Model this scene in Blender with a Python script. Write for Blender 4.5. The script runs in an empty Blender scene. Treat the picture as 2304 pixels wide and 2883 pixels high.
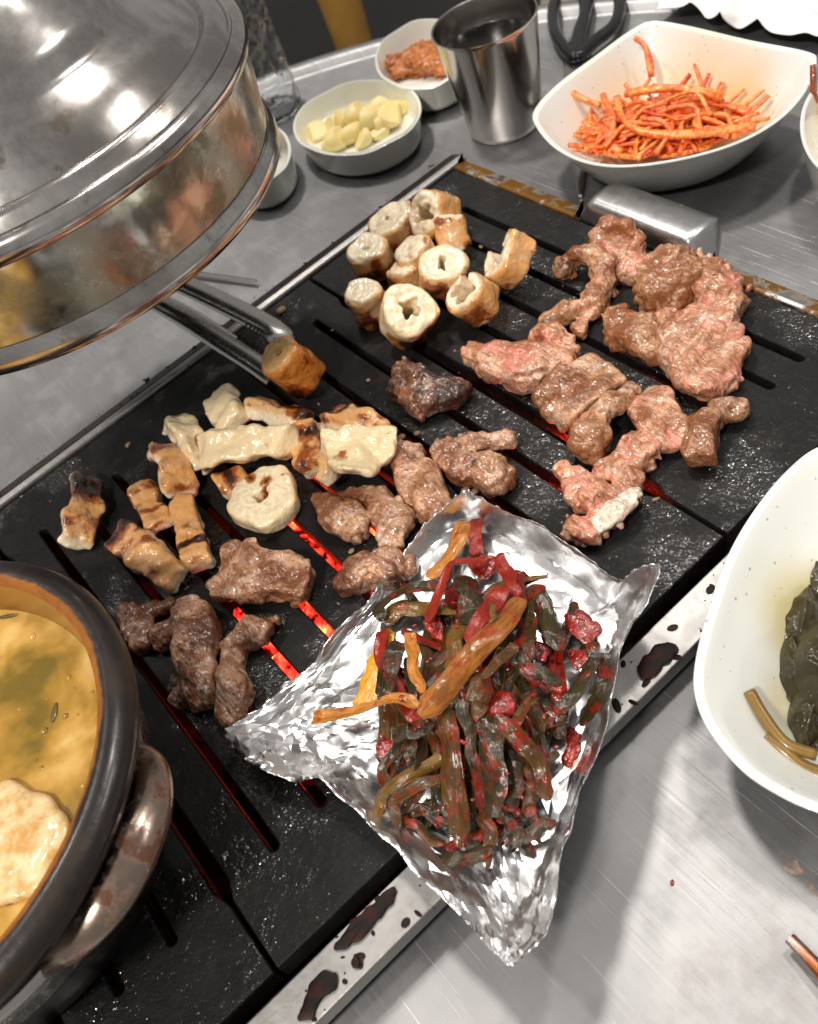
import bpy, bmesh, math, random, zlib
import numpy as np
from mathutils import Vector, Matrix
from mathutils.geometry import delaunay_2d_cdt

# ------------------------------------------------------------------ camera, light, exposure
SC = bpy.context.scene
COL = SC.collection
CAMZ = 0.38
RM = np.array([[0.73903001, -0.63252573, 0.2318315],
               [-0.61479315, -0.49254526, 0.61597772],
               [-0.27543425, -0.59775444, -0.75287821]])      # camera right / down / forward as columns
cd = bpy.data.cameras.new('camera'); cam = bpy.data.objects.new('camera', cd); COL.objects.link(cam)
M = Matrix(((RM[0, 0], -RM[0, 1], -RM[0, 2], 0), (RM[1, 0], -RM[1, 1], -RM[1, 2], 0),
            (RM[2, 0], -RM[2, 1], -RM[2, 2], CAMZ), (0, 0, 0, 1)))
cam.matrix_world = M
cd.sensor_fit = 'HORIZONTAL'; cd.sensor_width = 36.0; cd.lens = 36.0 * 2600 / 2304
cd.clip_start = 0.01; cd.clip_end = 50
cd.dof.use_dof = True; cd.dof.focus_distance = 0.435; cd.dof.aperture_fstop = 15
SC.camera = cam

w = bpy.data.worlds.new('World'); SC.world = w; w.use_nodes = True
bg = w.node_tree.nodes['Background']; bg.inputs[0].default_value = (1.0, 0.96, 0.92, 1); bg.inputs[1].default_value = 0.26


def lamp(name, loc, target, size, power, col=(1, .935, .86), sy=None):
    l = bpy.data.lights.new(name, 'AREA'); l.energy = power; l.color = col
    l.shape = 'RECTANGLE' if sy else 'DISK'; l.size = size
    if sy: l.size_y = sy
    o = bpy.data.objects.new(name, l); COL.objects.link(o); o.location = loc
    o.rotation_euler = (Vector(target) - Vector(loc)).to_track_quat('-Z', 'Y').to_euler()
    return o


lamp('ceiling_lamp_far', (0.42, 1.05, 1.75), (0.1, 0.3, 0), 0.20, 14)
lamp('ceiling_lamp_near', (-1.05, -0.30, 1.75), (0.1, 0.3, 0), 0.22, 31)
lamp('fill_lamp_left', (-0.55, 1.35, 1.9), (0.1, 0.3, 0), 0.20, 8)  # unseen lamp added for fill and extra glints
lamp('fill_lamp_right', (0.95, 0.45, 1.9), (0.1, 0.3, 0), 0.20, 8)  # another unseen lamp, added to put more glints on the wet food
lamp('fill_lamp_side', (1.5, -0.3, 2.0), (0.1, 0.3, 0), 0.5, 8, (1, .96, .9), 0.12)  # added dim panel without a seen source: fill and reflections in metal

SC.view_settings.view_transform = 'Standard'; SC.view_settings.look = 'None'
SC.view_settings.exposure = 0.10; SC.view_settings.gamma = 1.0
SC.view_settings.use_curve_mapping = False
SC.render.engine = 'CYCLES'
SC.cycles.use_denoising = True
SC.cycles.max_bounces = 8; SC.cycles.transmission_bounces = 10; SC.cycles.glossy_bounces = 5
SC.cycles.sample_clamp_indirect = 6.0
SC.cycles.caustics_refractive = False; SC.cycles.caustics_reflective = False

random.seed(7)
RNG = np.random.default_rng(7)
K = 2304 / 1723.0
PZ = 0.020                                                     # height of the grill plate's top above the table


def P(x, y, z=PZ):
    """ray through a point of the photograph (1723 wide), met with the level z"""
    v = RM @ np.array([x * K - 1152., y * K - 1441., 2600.])
    t = (z - CAMZ) / v[2]
    return np.array([0, 0, CAMZ]) + t * v


def depth(p): return float((RM.T @ (np.asarray(p) - [0, 0, CAMZ]))[2])
def px(n, p): return n * K * depth(p) / 2600.                  # length of n photo pixels at p


# ------------------------------------------------------------------ numpy noise and surface nets
def _hash(ix, iy, iz, seed):
    h = (ix * 374761393 + iy * 668265263 + iz * 1274126177 + seed * 362437) & 0xffffffff
    h = ((h ^ (h >> 13)) * 1274126177) & 0xffffffff
    h = ((h ^ (h >> 16)) * 2246822519) & 0xffffffff
    return ((h ^ (h >> 15)) & 0xffffff) / float(0x7fffff) - 1.0


def noise(p, scale, seed=0):
    q = np.asarray(p) / scale
    i = np.floor(q).astype(np.int64); f = q - i
    u = f * f * (3 - 2 * f)
    r = 0
    for dx in (0, 1):
        wx = u[..., 0] if dx else 1 - u[..., 0]
        for dy in (0, 1):
            wy = u[..., 1] if dy else 1 - u[..., 1]
            for dz in (0, 1):
                wz = u[..., 2] if dz else 1 - u[..., 2]
                r = r + wx * wy * wz * _hash(i[..., 0] + dx, i[..., 1] + dy, i[..., 2] + dz, seed)
    return r


def surface_nets(f, org, h):
    ins = f < 0
    nx, ny, nz = f.shape
    c = lambda a, dx, dy, dz: a[dx:nx - 1 + dx, dy:ny - 1 + dy, dz:nz - 1 + dz]
    s = sum(c(ins, a, b, d).astype(np.int8) for a in (0, 1) for b in (0, 1) for d in (0, 1))
    m = (s > 0) & (s < 8)
    idx = -np.ones(m.shape, np.int64); n = int(m.sum()); idx[m] = np.arange(n)
    acc = np.zeros((n, 3)); cnt = np.zeros(n)
    corners = [(a, b, d) for a in (0, 1) for b in (0, 1) for d in (0, 1)]
    for a in corners:
        for ax in range(3):
            if a[ax]: continue
            b = list(a); b[ax] = 1
            fa = c(f, *a)[m]; fb = c(f, *b)[m]
            x = (fa < 0) != (fb < 0)
            t = np.where(x, fa / np.where(x, fa - fb, 1), 0)
            p = np.tile(np.array(a, float), (n, 1)); p[:, ax] += t
            acc += p * x[:, None]; cnt += x
    base = np.argwhere(m)
    V = (base + acc / cnt[:, None]) * h + org
    F = []
    for ax in range(3):
        o1, o2 = (ax + 1) % 3, (ax + 2) % 3
        sl0 = [slice(None)] * 3; sl1 = [slice(None)] * 3
        sl0[ax] = slice(0, -1); sl1[ax] = slice(1, None)
        d = ins[tuple(sl0)] != ins[tuple(sl1)]
        e = np.argwhere(d)
        sh = np.array(f.shape) - 1
        e = e[(e[:, o1] >= 1) & (e[:, o2] >= 1) & (e[:, o1] < sh[o1]) & (e[:, o2] < sh[o2])]
        if not len(e): continue
        def cell(a, b):
            q = e.copy(); q[:, o1] += a; q[:, o2] += b
            return idx[q[:, 0], q[:, 1], q[:, 2]]
        quad = np.stack([cell(-1, -1), cell(0, -1), cell(0, 0), cell(-1, 0)], 1)
        fl = ~ins[e[:, 0], e[:, 1], e[:, 2]]
        quad[fl] = quad[fl][:, ::-1]
        F.append(quad)
    return V, np.concatenate(F)


def smin(a, b, k):
    hh = np.clip(.5 + .5 * (b - a) / k, 0, 1)
    return b * (1 - hh) + a * hh - k * hh * (1 - hh)


def smax(a, b, k): return -smin(-a, -b, k)
def sstep(a, b, x):
    t = np.clip((x - a) / (b - a), 0, 1); return t * t * (3 - 2 * t)


def grid(lo, hi, h):
    n = np.ceil((np.asarray(hi) - lo) / h).astype(int) + 1
    ax = [lo[i] + h * np.arange(n[i]) for i in range(3)]
    return np.stack(np.meshgrid(*ax, indexing='ij'), -1)


# ------------------------------------------------------------------ object helpers
def tag(o, label=None, cat=None, group=None, kind=None):
    if label: o['label'] = label
    if cat: o['category'] = cat
    if group: o['group'] = group
    if kind: o['kind'] = kind
    return o


def empty(name, loc):
    o = bpy.data.objects.new(name, None); COL.objects.link(o); o.location = [float(v) for v in loc]
    o.empty_display_size = .01
    return o


def mk(name, V, F, mat, loc=None, parent=None, smooth=True, sharp=None, attrs=None, origin=None):
    """mesh object from world-space vertices; loc = its origin (for a child: the parent's origin is used)"""
    V = np.asarray(V, float)
    o0 = np.array(loc if loc is not None else (parent_origin(parent) if parent else (0, 0, 0)), float)
    if parent is not None: o0 = parent_origin(parent)
    me = bpy.data.meshes.new(name)
    F = F.tolist() if isinstance(F, np.ndarray) else F
    me.from_pydata((V - o0).tolist(), [], F)
    me.update()
    if smooth:
        me.polygons.foreach_set('use_smooth', [True] * len(me.polygons))
        if sharp: me.set_sharp_from_angle(angle=math.radians(sharp))
    for k_, a in (attrs or {}).items():
        at = me.attributes.new(k_, 'FLOAT', 'POINT'); at.data.foreach_set('value', np.asarray(a, np.float32))
    me.materials.append(mat)
    o = bpy.data.objects.new(name, me); COL.objects.link(o)
    if parent is not None: o.parent = parent
    else: o.location = o0.tolist()
    return o


def parent_origin(p):
    q = np.array(p.location)
    return q if p.parent is None else q + parent_origin(p.parent)


def catmull(pts, n):
    p = np.asarray(pts, float)
    if len(p) == 2: p = np.array([p[0], (p[0] + p[1]) / 2, p[1]])
    e = np.vstack([2 * p[0] - p[1], p, 2 * p[-1] - p[-2]])
    out = []
    ts = np.linspace(0, len(p) - 1 - 1e-9, n)
    for t in ts:
        i = int(t); u = t - i
        a, b, c, d = e[i], e[i + 1], e[i + 2], e[i + 3]
        out.append(.5 * (2 * b + (c - a) * u + (2 * a - 5 * b + 4 * c - d) * u * u + (3 * b - a - 3 * c + d) * u ** 3))
    return np.array(out)


def loop_spline(pts, n):
    p = np.asarray(pts, float); m = len(p); out = []
    for t in np.linspace(0, m, n, endpoint=False):
        i = int(t); u = t - i
        a, b, c, d = p[(i - 1) % m], p[i % m], p[(i + 1) % m], p[(i + 2) % m]
        out.append(.5 * (2 * b + (c - a) * u + (2 * a - 5 * b + 4 * c - d) * u * u + (3 * b - a - 3 * c + d) * u ** 3))
    return np.array(out)


def sweep(path, w, t, cross=10, up=(0, 0, 1), sq=1.0, fold=0.0, twist=None, fold_pow=2):
    """tube with half-width w(i), half-thickness t(i) along path; sq<1 squares the section, fold bends it to a gutter"""
    path = np.asarray(path, float); n = len(path)
    w = np.broadcast_to(np.asarray(w, float), (n,)); t = np.broadcast_to(np.asarray(t, float), (n,))
    T = np.gradient(path, axis=0); T /= np.linalg.norm(T, axis=1)[:, None] + 1e-12
    U = np.tile(np.array(up, float), (n, 1)) if np.ndim(up) == 1 else np.asarray(up, float)
    S = np.cross(T, U); S /= np.linalg.norm(S, axis=1)[:, None] + 1e-12
    N = np.cross(S, T)
    if twist is not None:
        a = np.asarray(twist)[:, None]
        S, N = S * np.cos(a) + N * np.sin(a), N * np.cos(a) - S * np.sin(a)
    V = []
    for i in range(n):
        for j in range(cross):
            a = 2 * math.pi * (j + .5) / cross
            ca, sa = math.cos(a), math.sin(a)
            x = math.copysign(abs(ca) ** sq, ca); y = math.copysign(abs(sa) ** sq, sa)
            V.append(path[i] + S[i] * (w[i] * x) + N[i] * (t[i] * y + fold * w[i] * (x * x if fold_pow == 2 else abs(x) ** fold_pow)))
    F = []
    for i in range(n - 1):
        for j in range(cross):
            a = i * cross + j; b = i * cross + (j + 1) % cross
            F.append((a, b, b + cross, a + cross))
    F.append(tuple(range(cross))[::-1]); F.append(tuple(range((n - 1) * cross, n * cross)))
    return np.array(V), F


def lathe(prof, c, seg=64, closed=False):
    V = []; F = []
    n = len(prof)
    for r, z in prof:
        for j in range(seg):
            a = 2 * math.pi * j / seg
            V.append((c[0] + r * math.cos(a), c[1] + r * math.sin(a), c[2] + z))
    for i in range(n - 1 + (1 if closed else 0)):
        for j in range(seg):
            a = i * seg + j; b = i * seg + (j + 1) % seg
            a2 = ((i + 1) % n) * seg + j; b2 = ((i + 1) % n) * seg + (j + 1) % seg
            F.append((a, b, b2, a2))
    if not closed:
        if prof[0][0] > 1e-6: F.append(tuple(range(seg))[::-1])
        if prof[-1][0] > 1e-6: F.append(tuple(range((n - 1) * seg, n * seg)))
    return np.array(V), F


def box(lo, hi):
    x0, y0, z0 = lo; x1, y1, z1 = hi
    V = [(x0, y0, z0), (x1, y0, z0), (x1, y1, z0), (x0, y1, z0), (x0, y0, z1), (x1, y0, z1), (x1, y1, z1), (x0, y1, z1)]
    F = [(3, 2, 1, 0), (4, 5, 6, 7), (0, 1, 5, 4), (1, 2, 6, 5), (2, 3, 7, 6), (3, 0, 4, 7)]
    return np.array(V, float), F


def bevel(o, wd, seg=2):
    m = o.modifiers.new('bevel', 'BEVEL'); m.width = wd; m.segments = seg; m.limit_method = 'ANGLE'
    return o


# ------------------------------------------------------------------ materials
def lin(c):
    f = lambda v: (v / 12.92 if v <= .04045 else ((v + .055) / 1.055) ** 2.4)
    return tuple(f(v / 255.) for v in c) + (1,)


class NT:
    def __init__(s, name):
        s.m = bpy.data.materials.new(name); s.m.use_nodes = True
        s.t = s.m.node_tree; s.n = s.t.nodes; s.b = s.n['Principled BSDF']
        s.co = s.n.new('ShaderNodeTexCoord')
    def link(s, a, b): s.t.links.new(a, b)
    def val(s, **k):
        for a, v in k.items():
            s.b.inputs[a.replace('_', ' ')].default_value = v
        return s
    def coord(s, scale=(1, 1, 1), rot=(0, 0, 0), kind='Object', loc=(0, 0, 0)):
        mp = s.n.new('ShaderNodeMapping'); mp.inputs['Scale'].default_value = scale; mp.inputs['Rotation'].default_value = rot
        mp.inputs['Location'].default_value = loc
        s.link(s.co.outputs[kind], mp.inputs[0]); return mp.outputs[0]
    def noise(s, scale, detail=4, rough=.55, co=None, dist=0, rnd=False, w=0.0):
        q = s.n.new('ShaderNodeTexNoise'); q.noise_dimensions = '4D'
        q.inputs['Scale'].default_value = scale; q.inputs['Detail'].default_value = detail
        q.inputs['Roughness'].default_value = rough; q.inputs['Distortion'].default_value = dist
        q.inputs['W'].default_value = w
        if rnd:
            oi = s.n.new('ShaderNodeObjectInfo'); ml = s.math('MULTIPLY', oi.outputs['Random'], 37.0)
            ml = s.math('ADD', ml, w); s.link(ml, q.inputs['W'])
        s.link(co if co is not None else s.co.outputs['Object'], q.inputs['Vector'])
        if rnd: return s.math('ADD', s.math('MULTIPLY', s.math('SUBTRACT', q.outputs['Fac'], .5), 1.7), .5, True)
        return q.outputs['Fac']
    def voro(s, scale, co=None, feature='F1', out='Distance'):
        q = s.n.new('ShaderNodeTexVoronoi'); q.feature = feature; q.inputs['Scale'].default_value = scale
        s.link(co if co is not None else s.co.outputs['Object'], q.inputs['Vector']); return q.outputs[out]
    def math(s, op, a, b=0.0, clamp=False):
        q = s.n.new('ShaderNodeMath'); q.operation = op; q.use_clamp = clamp
        for i, v in enumerate((a, b)):
            if isinstance(v, (int, float)): q.inputs[i].default_value = v
            else: s.link(v, q.inputs[i])
        return q.outputs[0]
    def ramp(s, f, *stops):
        q = s.n.new('ShaderNodeValToRGB'); e = q.color_ramp.elements
        while len(e) < len(stops): e.new(.5)
        for i, (p, c) in enumerate(stops):
            e[i].position = p; e[i].color = c if len(c) == 4 else (*c, 1)
        s.link(f, q.inputs[0]); return q.outputs[0]
    def step(s, f, a, b):
        q = s.n.new('ShaderNodeMapRange'); q.interpolation_type = 'SMOOTHSTEP'
        q.inputs['From Min'].default_value = a; q.inputs['From Max'].default_value = b
        s.link(f, q.inputs['Value']); return q.outputs[0]
    def lerp(s, f, a, b):
        q = s.n.new('ShaderNodeMapRange'); q.inputs['To Min'].default_value = a; q.inputs['To Max'].default_value = b
        s.link(f, q.inputs['Value']); return q.outputs[0]
    def mix(s, f, a, b, mode='MIX'):
        q = s.n.new('ShaderNodeMix'); q.data_type = 'RGBA'; q.blend_type = mode
        for i, v in ((0, f), (6, a), (7, b)):
            if isinstance(v, (int, float)): q.inputs[i].default_value = v
            elif isinstance(v, tuple): q.inputs[i].default_value = v
            else: s.link(v, q.inputs[i])
        return q.outputs[2]
    def attr(s, name):
        q = s.n.new('ShaderNodeAttribute'); q.attribute_name = name; return q.outputs['Fac']
    def set(s, name, v): s.link(v, s.b.inputs[name]); return s
    def bump(s, h, dist, strength=1.0, prev=None):
        q = s.n.new('ShaderNodeBump'); q.inputs['Distance'].default_value = dist; q.inputs['Strength'].default_value = strength
        s.link(h, q.inputs['Height'])
        if prev is not None: s.link(prev, q.inputs['Normal'])
        s.link(q.outputs[0], s.b.inputs['Normal']); return q.outputs[0]
    def film(s, h, dist, strength=1.0):
        q = s.n.new('ShaderNodeBump'); q.inputs['Distance'].default_value = dist; q.inputs['Strength'].default_value = strength
        s.link(h, q.inputs['Height']); s.link(q.outputs[0], s.b.inputs['Coat Normal'])


MT = {}


def mats():
    # brushed, scratched steel of the table
    t = NT('table_steel'); t.val(Metallic=.92)
    br = t.noise(1, 3, .6, t.coord((900, 14, 14), (0, 0, math.radians(40))))
    br2 = t.noise(1, 3, .6, t.coord((700, 18, 18), (0, 0, math.radians(-12))))
    sc = []
    for a, wv in ((20, 1.), (75, 2.), (-35, 3.), (52, 4.), (-60, 5.), (5, 6.)):
        n_ = t.noise(1, 1, .5, t.coord((1100, 13, 13), (0, 0, math.radians(a))), w=wv, dist=.4)
        sc.append(t.step(n_, .70, .76))
    s = sc[0]
    for q in sc[1:]: s = t.math('MAXIMUM', s, q)
    pat = t.noise(9, 5, .6); blot = t.noise(40, 4, .6, w=3.)
    c = t.mix(t.step(pat, .3, .72), (.27, .27, .28, 1), (.38, .38, .385, 1))
    c = t.mix(t.math('MULTIPLY', s, .55), c, (.62, .62, .64, 1))
    grime = t.math('MULTIPLY', t.step(t.noise(12, 6, .7, w=8.), .54, .66), .42)
    c = t.mix(grime, c, (.22, .20, .19, 1))
    t.set('Base Color', c)
    r = t.math('ADD', t.lerp(br, .34, .54), t.math('MULTIPLY', t.step(blot, .45, .7), .10))
    t.set('Roughness', r)
    b = t.bump(t.math('ADD', t.math('MULTIPLY', br, .5), t.math('MULTIPLY', br2, .5)), .00012, .5)
    t.bump(s, .0002, .35, b)
    MT['table'] = t.m

    def steel(name, col, rough, dirt=None, dirt_amt=.5, dscale=60, bmp=0.0):
        t = NT(name); t.val(Metallic=1.0)
        n = t.noise(25, 5, .6); f = t.noise(180, 4, .6, w=2.)
        c = t.mix(n, tuple(v * .8 for v in col[:3]) + (1,), col)
        t.set('Roughness', t.lerp(f, rough * .7, rough * 1.35))
        if dirt:
            d = t.step(t.noise(dscale, 6, .62, w=5., dist=.3), 1 - dirt_amt - .05, 1 - dirt_amt + .05)
            e = t.noise(dscale * .6, 4, .6, w=9.)
            c = t.mix(d, c, t.mix(e, dirt[0], dirt[1]))
            t.set('Metallic', t.math('SUBTRACT', 1.0, t.math('MULTIPLY', d, .95)))
        t.set('Base Color', c)
        if bmp: t.bump(f, bmp, .5)
        MT[name] = t.m; return t
    steel('steel', (.62, .60, .58, 1), .20)
    steel('cup_steel', (.60, .57, .54, 1), .17)
    steel('rim_steel', (.44, .43, .42, 1), .42, (lin((22, 8, 6)), lin((70, 24, 12))), .33, 70, .0004)
    steel('rim_amber', (.66, .64, .60, 1), .30, (lin((128, 88, 22)), lin((80, 48, 10))), .56, 60, .0003)
    steel('rim_black', (.55, .53, .50, 1), .35, (lin((16, 10, 9)), lin((40, 20, 14))), .74, 45, .0006)
    steel('handle_steel', (.66, .66, .66, 1), .30, (lin((110, 72, 20)), lin((70, 40, 12))), .33, 50, .0002)
    steel('tong_steel', (.66, .64, .61, 1), .26, (lin((60, 44, 34)), lin((30, 22, 18))), .3, 120)
    steel('pot_handle', (.46, .35, .28, 1), .22, (lin((120, 80, 58)), lin((70, 50, 42))), .46, 70, .0003)
    # hood: chrome-like band, grease film; tone blotches also paint in dim room reflections
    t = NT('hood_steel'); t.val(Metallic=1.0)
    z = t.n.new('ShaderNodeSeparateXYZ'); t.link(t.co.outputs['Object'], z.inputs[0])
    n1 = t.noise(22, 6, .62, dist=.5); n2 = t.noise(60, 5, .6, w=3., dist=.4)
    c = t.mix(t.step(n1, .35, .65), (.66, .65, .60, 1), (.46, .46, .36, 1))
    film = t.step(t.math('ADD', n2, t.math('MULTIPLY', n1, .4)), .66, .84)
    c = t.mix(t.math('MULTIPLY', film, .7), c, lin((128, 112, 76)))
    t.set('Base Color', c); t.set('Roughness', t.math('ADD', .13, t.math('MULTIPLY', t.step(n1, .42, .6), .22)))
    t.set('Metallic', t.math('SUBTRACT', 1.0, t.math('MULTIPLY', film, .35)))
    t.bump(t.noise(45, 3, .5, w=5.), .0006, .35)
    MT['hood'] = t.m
    t = NT('hood_chrome'); t.val(Metallic=1.0)
    n1 = t.noise(18, 6, .65, dist=.6); n2 = t.noise(55, 5, .6, w=4.)  # light and dark patches paint in dim room reflections, along with grease stains
    c = t.mix(t.step(n1, .38, .62), (.42, .39, .37, 1), (.74, .72, .70, 1))
    c = t.mix(t.math('MULTIPLY', t.step(n2, .58, .70), .7), c, (.20, .15, .10, 1))
    t.set('Base Color', c); t.set('Roughness', t.lerp(n2, .06, .30)); t.bump(t.noise(26, 3, .5, w=7.), .0012, .35); MT['hood_chrome'] = t.m

    # grill plate: black crust, oily
    t = NT('plate_crust'); t.val(Specular_IOR_Level=.30)
    wet = t.step(t.noise(13, 5, .65, w=2.), .50, .57)
    n = t.noise(70, 6, .65); fine = t.noise(520, 5, .7, w=1.); bub = t.voro(420)
    c = t.mix(t.step(n, .4, .75), (.0035, .0033, .0034, 1), (.012, .010, .009, 1))
    c = t.mix(t.math('MULTIPLY', t.step(t.noise(34, 6, .7, w=6.), .60, .72), .8), c, lin((46, 26, 12)))
    c = t.mix(t.step(t.noise(230, 3, .6, w=9.), .75, .80), c, (.09, .08, .07, 1))
    t.set('Base Color', c)
    t.set('Roughness', t.math('SUBTRACT', .62, t.math('MULTIPLY', wet, .2)))
    t.set('Coat Weight', t.math('ADD', .06, t.math('MULTIPLY', wet, .9))); t.val(Coat_Roughness=.11, Coat_IOR=1.5)
    b = t.bump(t.noise(48, 5, .6, w=4.), .0022, .7)
    t.bump(fine, .00045, .8, b)
    t.film(t.math('ADD', t.noise(230, 1.5, .5, w=12.), t.math('MULTIPLY', t.step(bub, .45, .12), .10)), .0034, .9)
    MT['plate'] = t.m
    t = NT('soot'); t.val(Roughness=.8); t.set('Base Color', t.mix(t.noise(60, 5), (.002, .0018, .0017, 1), (.005, .004, .0035, 1))); MT['soot'] = t.m
    t = NT('coal'); t.val(Roughness=.9)
    g = t.noise(1.5, 3, .6, rnd=True); ash = t.noise(5, 5, .65, w=2.)
    t.set('Base Color', t.mix(ash, (.02, .018, .016, 1), (.12, .1, .09, 1)))
    t.set('Emission Color', t.ramp(g, (.36, (.7, .008, .006)), (.52, (1, .022, .012)), (.66, (1, .06, .02)), (.80, (1, .42, .06))))
    t.set('Emission Strength', t.math('MULTIPLY', t.step(g, .32, .56), 6.0)); MT['coal'] = t.m
    t = NT('coal_dim'); t.val(Roughness=.9); t.set('Base Color', t.mix(t.noise(160, 5, .65, w=2.), (.012, .011, .010, 1), (.07, .06, .055, 1))); MT['coal_dim'] = t.m

    # white melamine with specks
    def melamine(name, stain):
        t = NT(name); t.val(Roughness=.16, Coat_Weight=.3, Coat_Roughness=.06, Subsurface_Weight=.08, Subsurface_Radius=(.004, .004, .004))
        v = t.voro(230, t.coord((1, 1, 1)), 'F1', 'Distance'); rs = t.noise(150, 0, w=3.)
        sp = t.math('MULTIPLY', t.step(v, .20, .10), t.step(rs, .52, .62))
        c = t.mix(t.noise(14, 4), lin((222, 226, 222)), lin((234, 235, 229)))
        c = t.mix(t.math('MULTIPLY', sp, .6), c, lin((96, 106, 112)))
        if stain:
            st = t.attr('stain')
            q = t.math('MULTIPLY', st, t.lerp(t.noise(50, 4, w=6.), .55, 1.25), True)
            c = t.mix(q, c, stain)
        t.set('Base Color', c); MT[name] = t.m
    melamine('melamine', None)
    melamine('melamine_orange', lin((236, 186, 104)))
    melamine('melamine_olive', lin((206, 186, 96)))
    t = NT('white_glaze'); t.val(Roughness=.14, Coat_Weight=.4, Coat_Roughness=.05)
    t.set('Base Color', t.mix(t.noise(30, 4), lin((222, 224, 214)), lin((238, 238, 230)))); MT['glaze'] = t.m

    # meats
    def meat(name, base, brown, pinkc, sear, pink, rough=.38):
        t = NT(name); t.val(Subsurface_Weight=.10, Subsurface_Radius=(.005, .002, .0012), Subsurface_Scale=1.0, Coat_Weight=.85, Coat_Roughness=.20, Coat_IOR=1.5)
        n1 = t.noise(95, 5, .65, rnd=True); n2 = t.noise(420, 6, .7, rnd=True, w=3.); n3 = t.noise(48, 5, .65, rnd=True, w=7.); n4 = t.noise(60, 5, .65, rnd=True, w=11.)
        fib = t.noise(1, 4, .6, t.coord((900, 160, 300), (0, 0, .6)), rnd=True, w=17.)
        c = t.mix(t.step(n2, .34, .66), tuple(v * .52 for v in base[:3]) + (1,), tuple(min(1, v * 1.28) for v in base[:3]) + (1,))
        c = t.mix(t.math('MULTIPLY', t.step(n4, 1 - pink - .10, 1 - pink + .12), .75), c, pinkc)
        c = t.mix(t.math('MULTIPLY', t.step(n1, .56, .72), .55), c, lin((232, 204, 180)))
        c = t.mix(t.math('MULTIPLY', t.step(fib, .5, .75), .30), c, lin((236, 206, 186)))
        c = t.mix(t.math('MULTIPLY', t.attr('seam'), t.step(n2, .35, .6)), c, lin((232, 206, 188)))
        m = t.math('MULTIPLY', t.step(t.math('ADD', t.math('MULTIPLY', n3, .65), t.math('MULTIPLY', n2, .35)), 1 - sear - .06, 1 - sear + .10), .95)
        m = t.math('MAXIMUM', m, t.math('MULTIPLY', t.attr('ridge'), t.step(n2, .28, .55)), True)
        c = t.mix(m, c, brown)
        ch = t.attr('char')
        c = t.mix(t.math('MULTIPLY', ch, t.step(n2, .30, .58), True), c, lin((52, 28, 16)))
        bl = t.attr('blush')
        c = t.mix(t.math('MULTIPLY', t.math('MULTIPLY', bl, .75), t.step(n1, .30, .60), True), c, pinkc)
        pep = t.step(t.noise(900, 1, .5, rnd=True, w=5.), .86, .90)
        c = t.mix(t.math('MULTIPLY', pep, .8), c, lin((40, 26, 20)))
        t.set('Base Color', c)
        t.set('Roughness', t.lerp(n1, rough * .75, rough * 1.35))
        b = t.bump(t.noise(120, 2, .5, rnd=True, w=31.), .0016, .8)
        b = t.bump(t.noise(330, 1, .5, rnd=True, w=32.), .0007, .9, b)
        t.bump(t.noise(1, 1.5, .5, t.coord((620, 110, 240), (0, 0, .6)), rnd=True, w=17.), .0009, .9, b)
        t.film(t.noise(250, 1, .5, rnd=True, w=21.), .0011, .9)
        MT[name] = t.m
    meat('meat_pink', lin((214, 154, 118)), lin((150, 90, 48)), lin((226, 132, 116)), .47, .40)
    meat('meat_tan', lin((208, 154, 110)), lin((138, 78, 36)), lin((218, 148, 120)), .52, .36)
    meat('meat_brown', lin((208, 156, 118)), lin((128, 72, 38)), lin((214, 170, 142)), .50, .40)
    meat('meat_dark', lin((196, 142, 104)), lin((106, 54, 28)), lin((204, 156, 124)), .54, .38)
    meat('meat_char', lin((150, 96, 66)), lin((48, 26, 16)), lin((170, 84, 64)), .54, .30)
    meat('meat_white', lin((236, 214, 194)), lin((206, 168, 130)), lin((234, 194, 178)), .36, .36)

    # intestine: attribute skin (1 outside wall) and sear
    def gut(name, cream, gold, brown, amt):
        t = NT(name); t.val(Subsurface_Weight=.18, Subsurface_Radius=(.006, .0035, .002), Coat_Weight=1.0, Coat_Roughness=.15, Coat_IOR=1.5)
        sk = t.attr('skin'); se = t.attr('sear')
        n1 = t.noise(120, 5, .6, rnd=True); n2 = t.noise(420, 4, .6, rnd=True, w=2.); n3 = t.noise(60, 5, .65, rnd=True, w=5.)
        c = t.mix(t.step(n2, .3, .68), (cream[0] * .86, cream[1] * .80, cream[2] * .72) + (1,), cream)
        c = t.mix(t.math('MULTIPLY', t.step(n1, .56, .80), .18), c, tuple(np.array(gold) * .55 + np.array(cream) * .45))
        g = t.math('MULTIPLY', sk, t.lerp(n1, .55, 1.35), True)
        c = t.mix(g, c, gold)
        s = t.math('ADD', t.math('MULTIPLY', se, .55), t.math('MULTIPLY', n3, .9))
        c = t.mix(t.step(s, 1.02 - amt, 1.20 - amt), c, brown)
        c = t.mix(t.step(s, 1.22 - amt, 1.36 - amt), c, lin((52, 24, 12)))
        c = t.mix(t.math('MULTIPLY', t.step(t.noise(760, 1, .5, rnd=True, w=8.), .90, .93), .7), c, lin((60, 44, 30)))
        t.set('Base Color', c)
        t.set('Roughness', t.lerp(n1, .22, .42))
        b = t.bump(t.noise(150, 1.5, .5, rnd=True, w=9.), .0009, .8)
        t.bump(t.noise(420, 1, .5, rnd=True, w=10.), .0004, .8, b)
        t.film(t.noise(260, 1, .5, rnd=True, w=21.), .0009, .9)
        MT[name] = t.m
    gut('gut_cream', lin((252, 238, 210)), lin((226, 180, 118)), lin((152, 80, 30)), .40)
    gut('gut_gold', lin((253, 236, 206)), lin((230, 168, 100)), lin((156, 80, 30)), .37)
    gut('gut_white', lin((255, 238, 206)), lin((250, 224, 178)), lin((176, 106, 46)), .30)
    gut('gut_held', lin((226, 180, 112)), lin((200, 120, 40)), lin((140, 62, 16)), .38)

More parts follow.
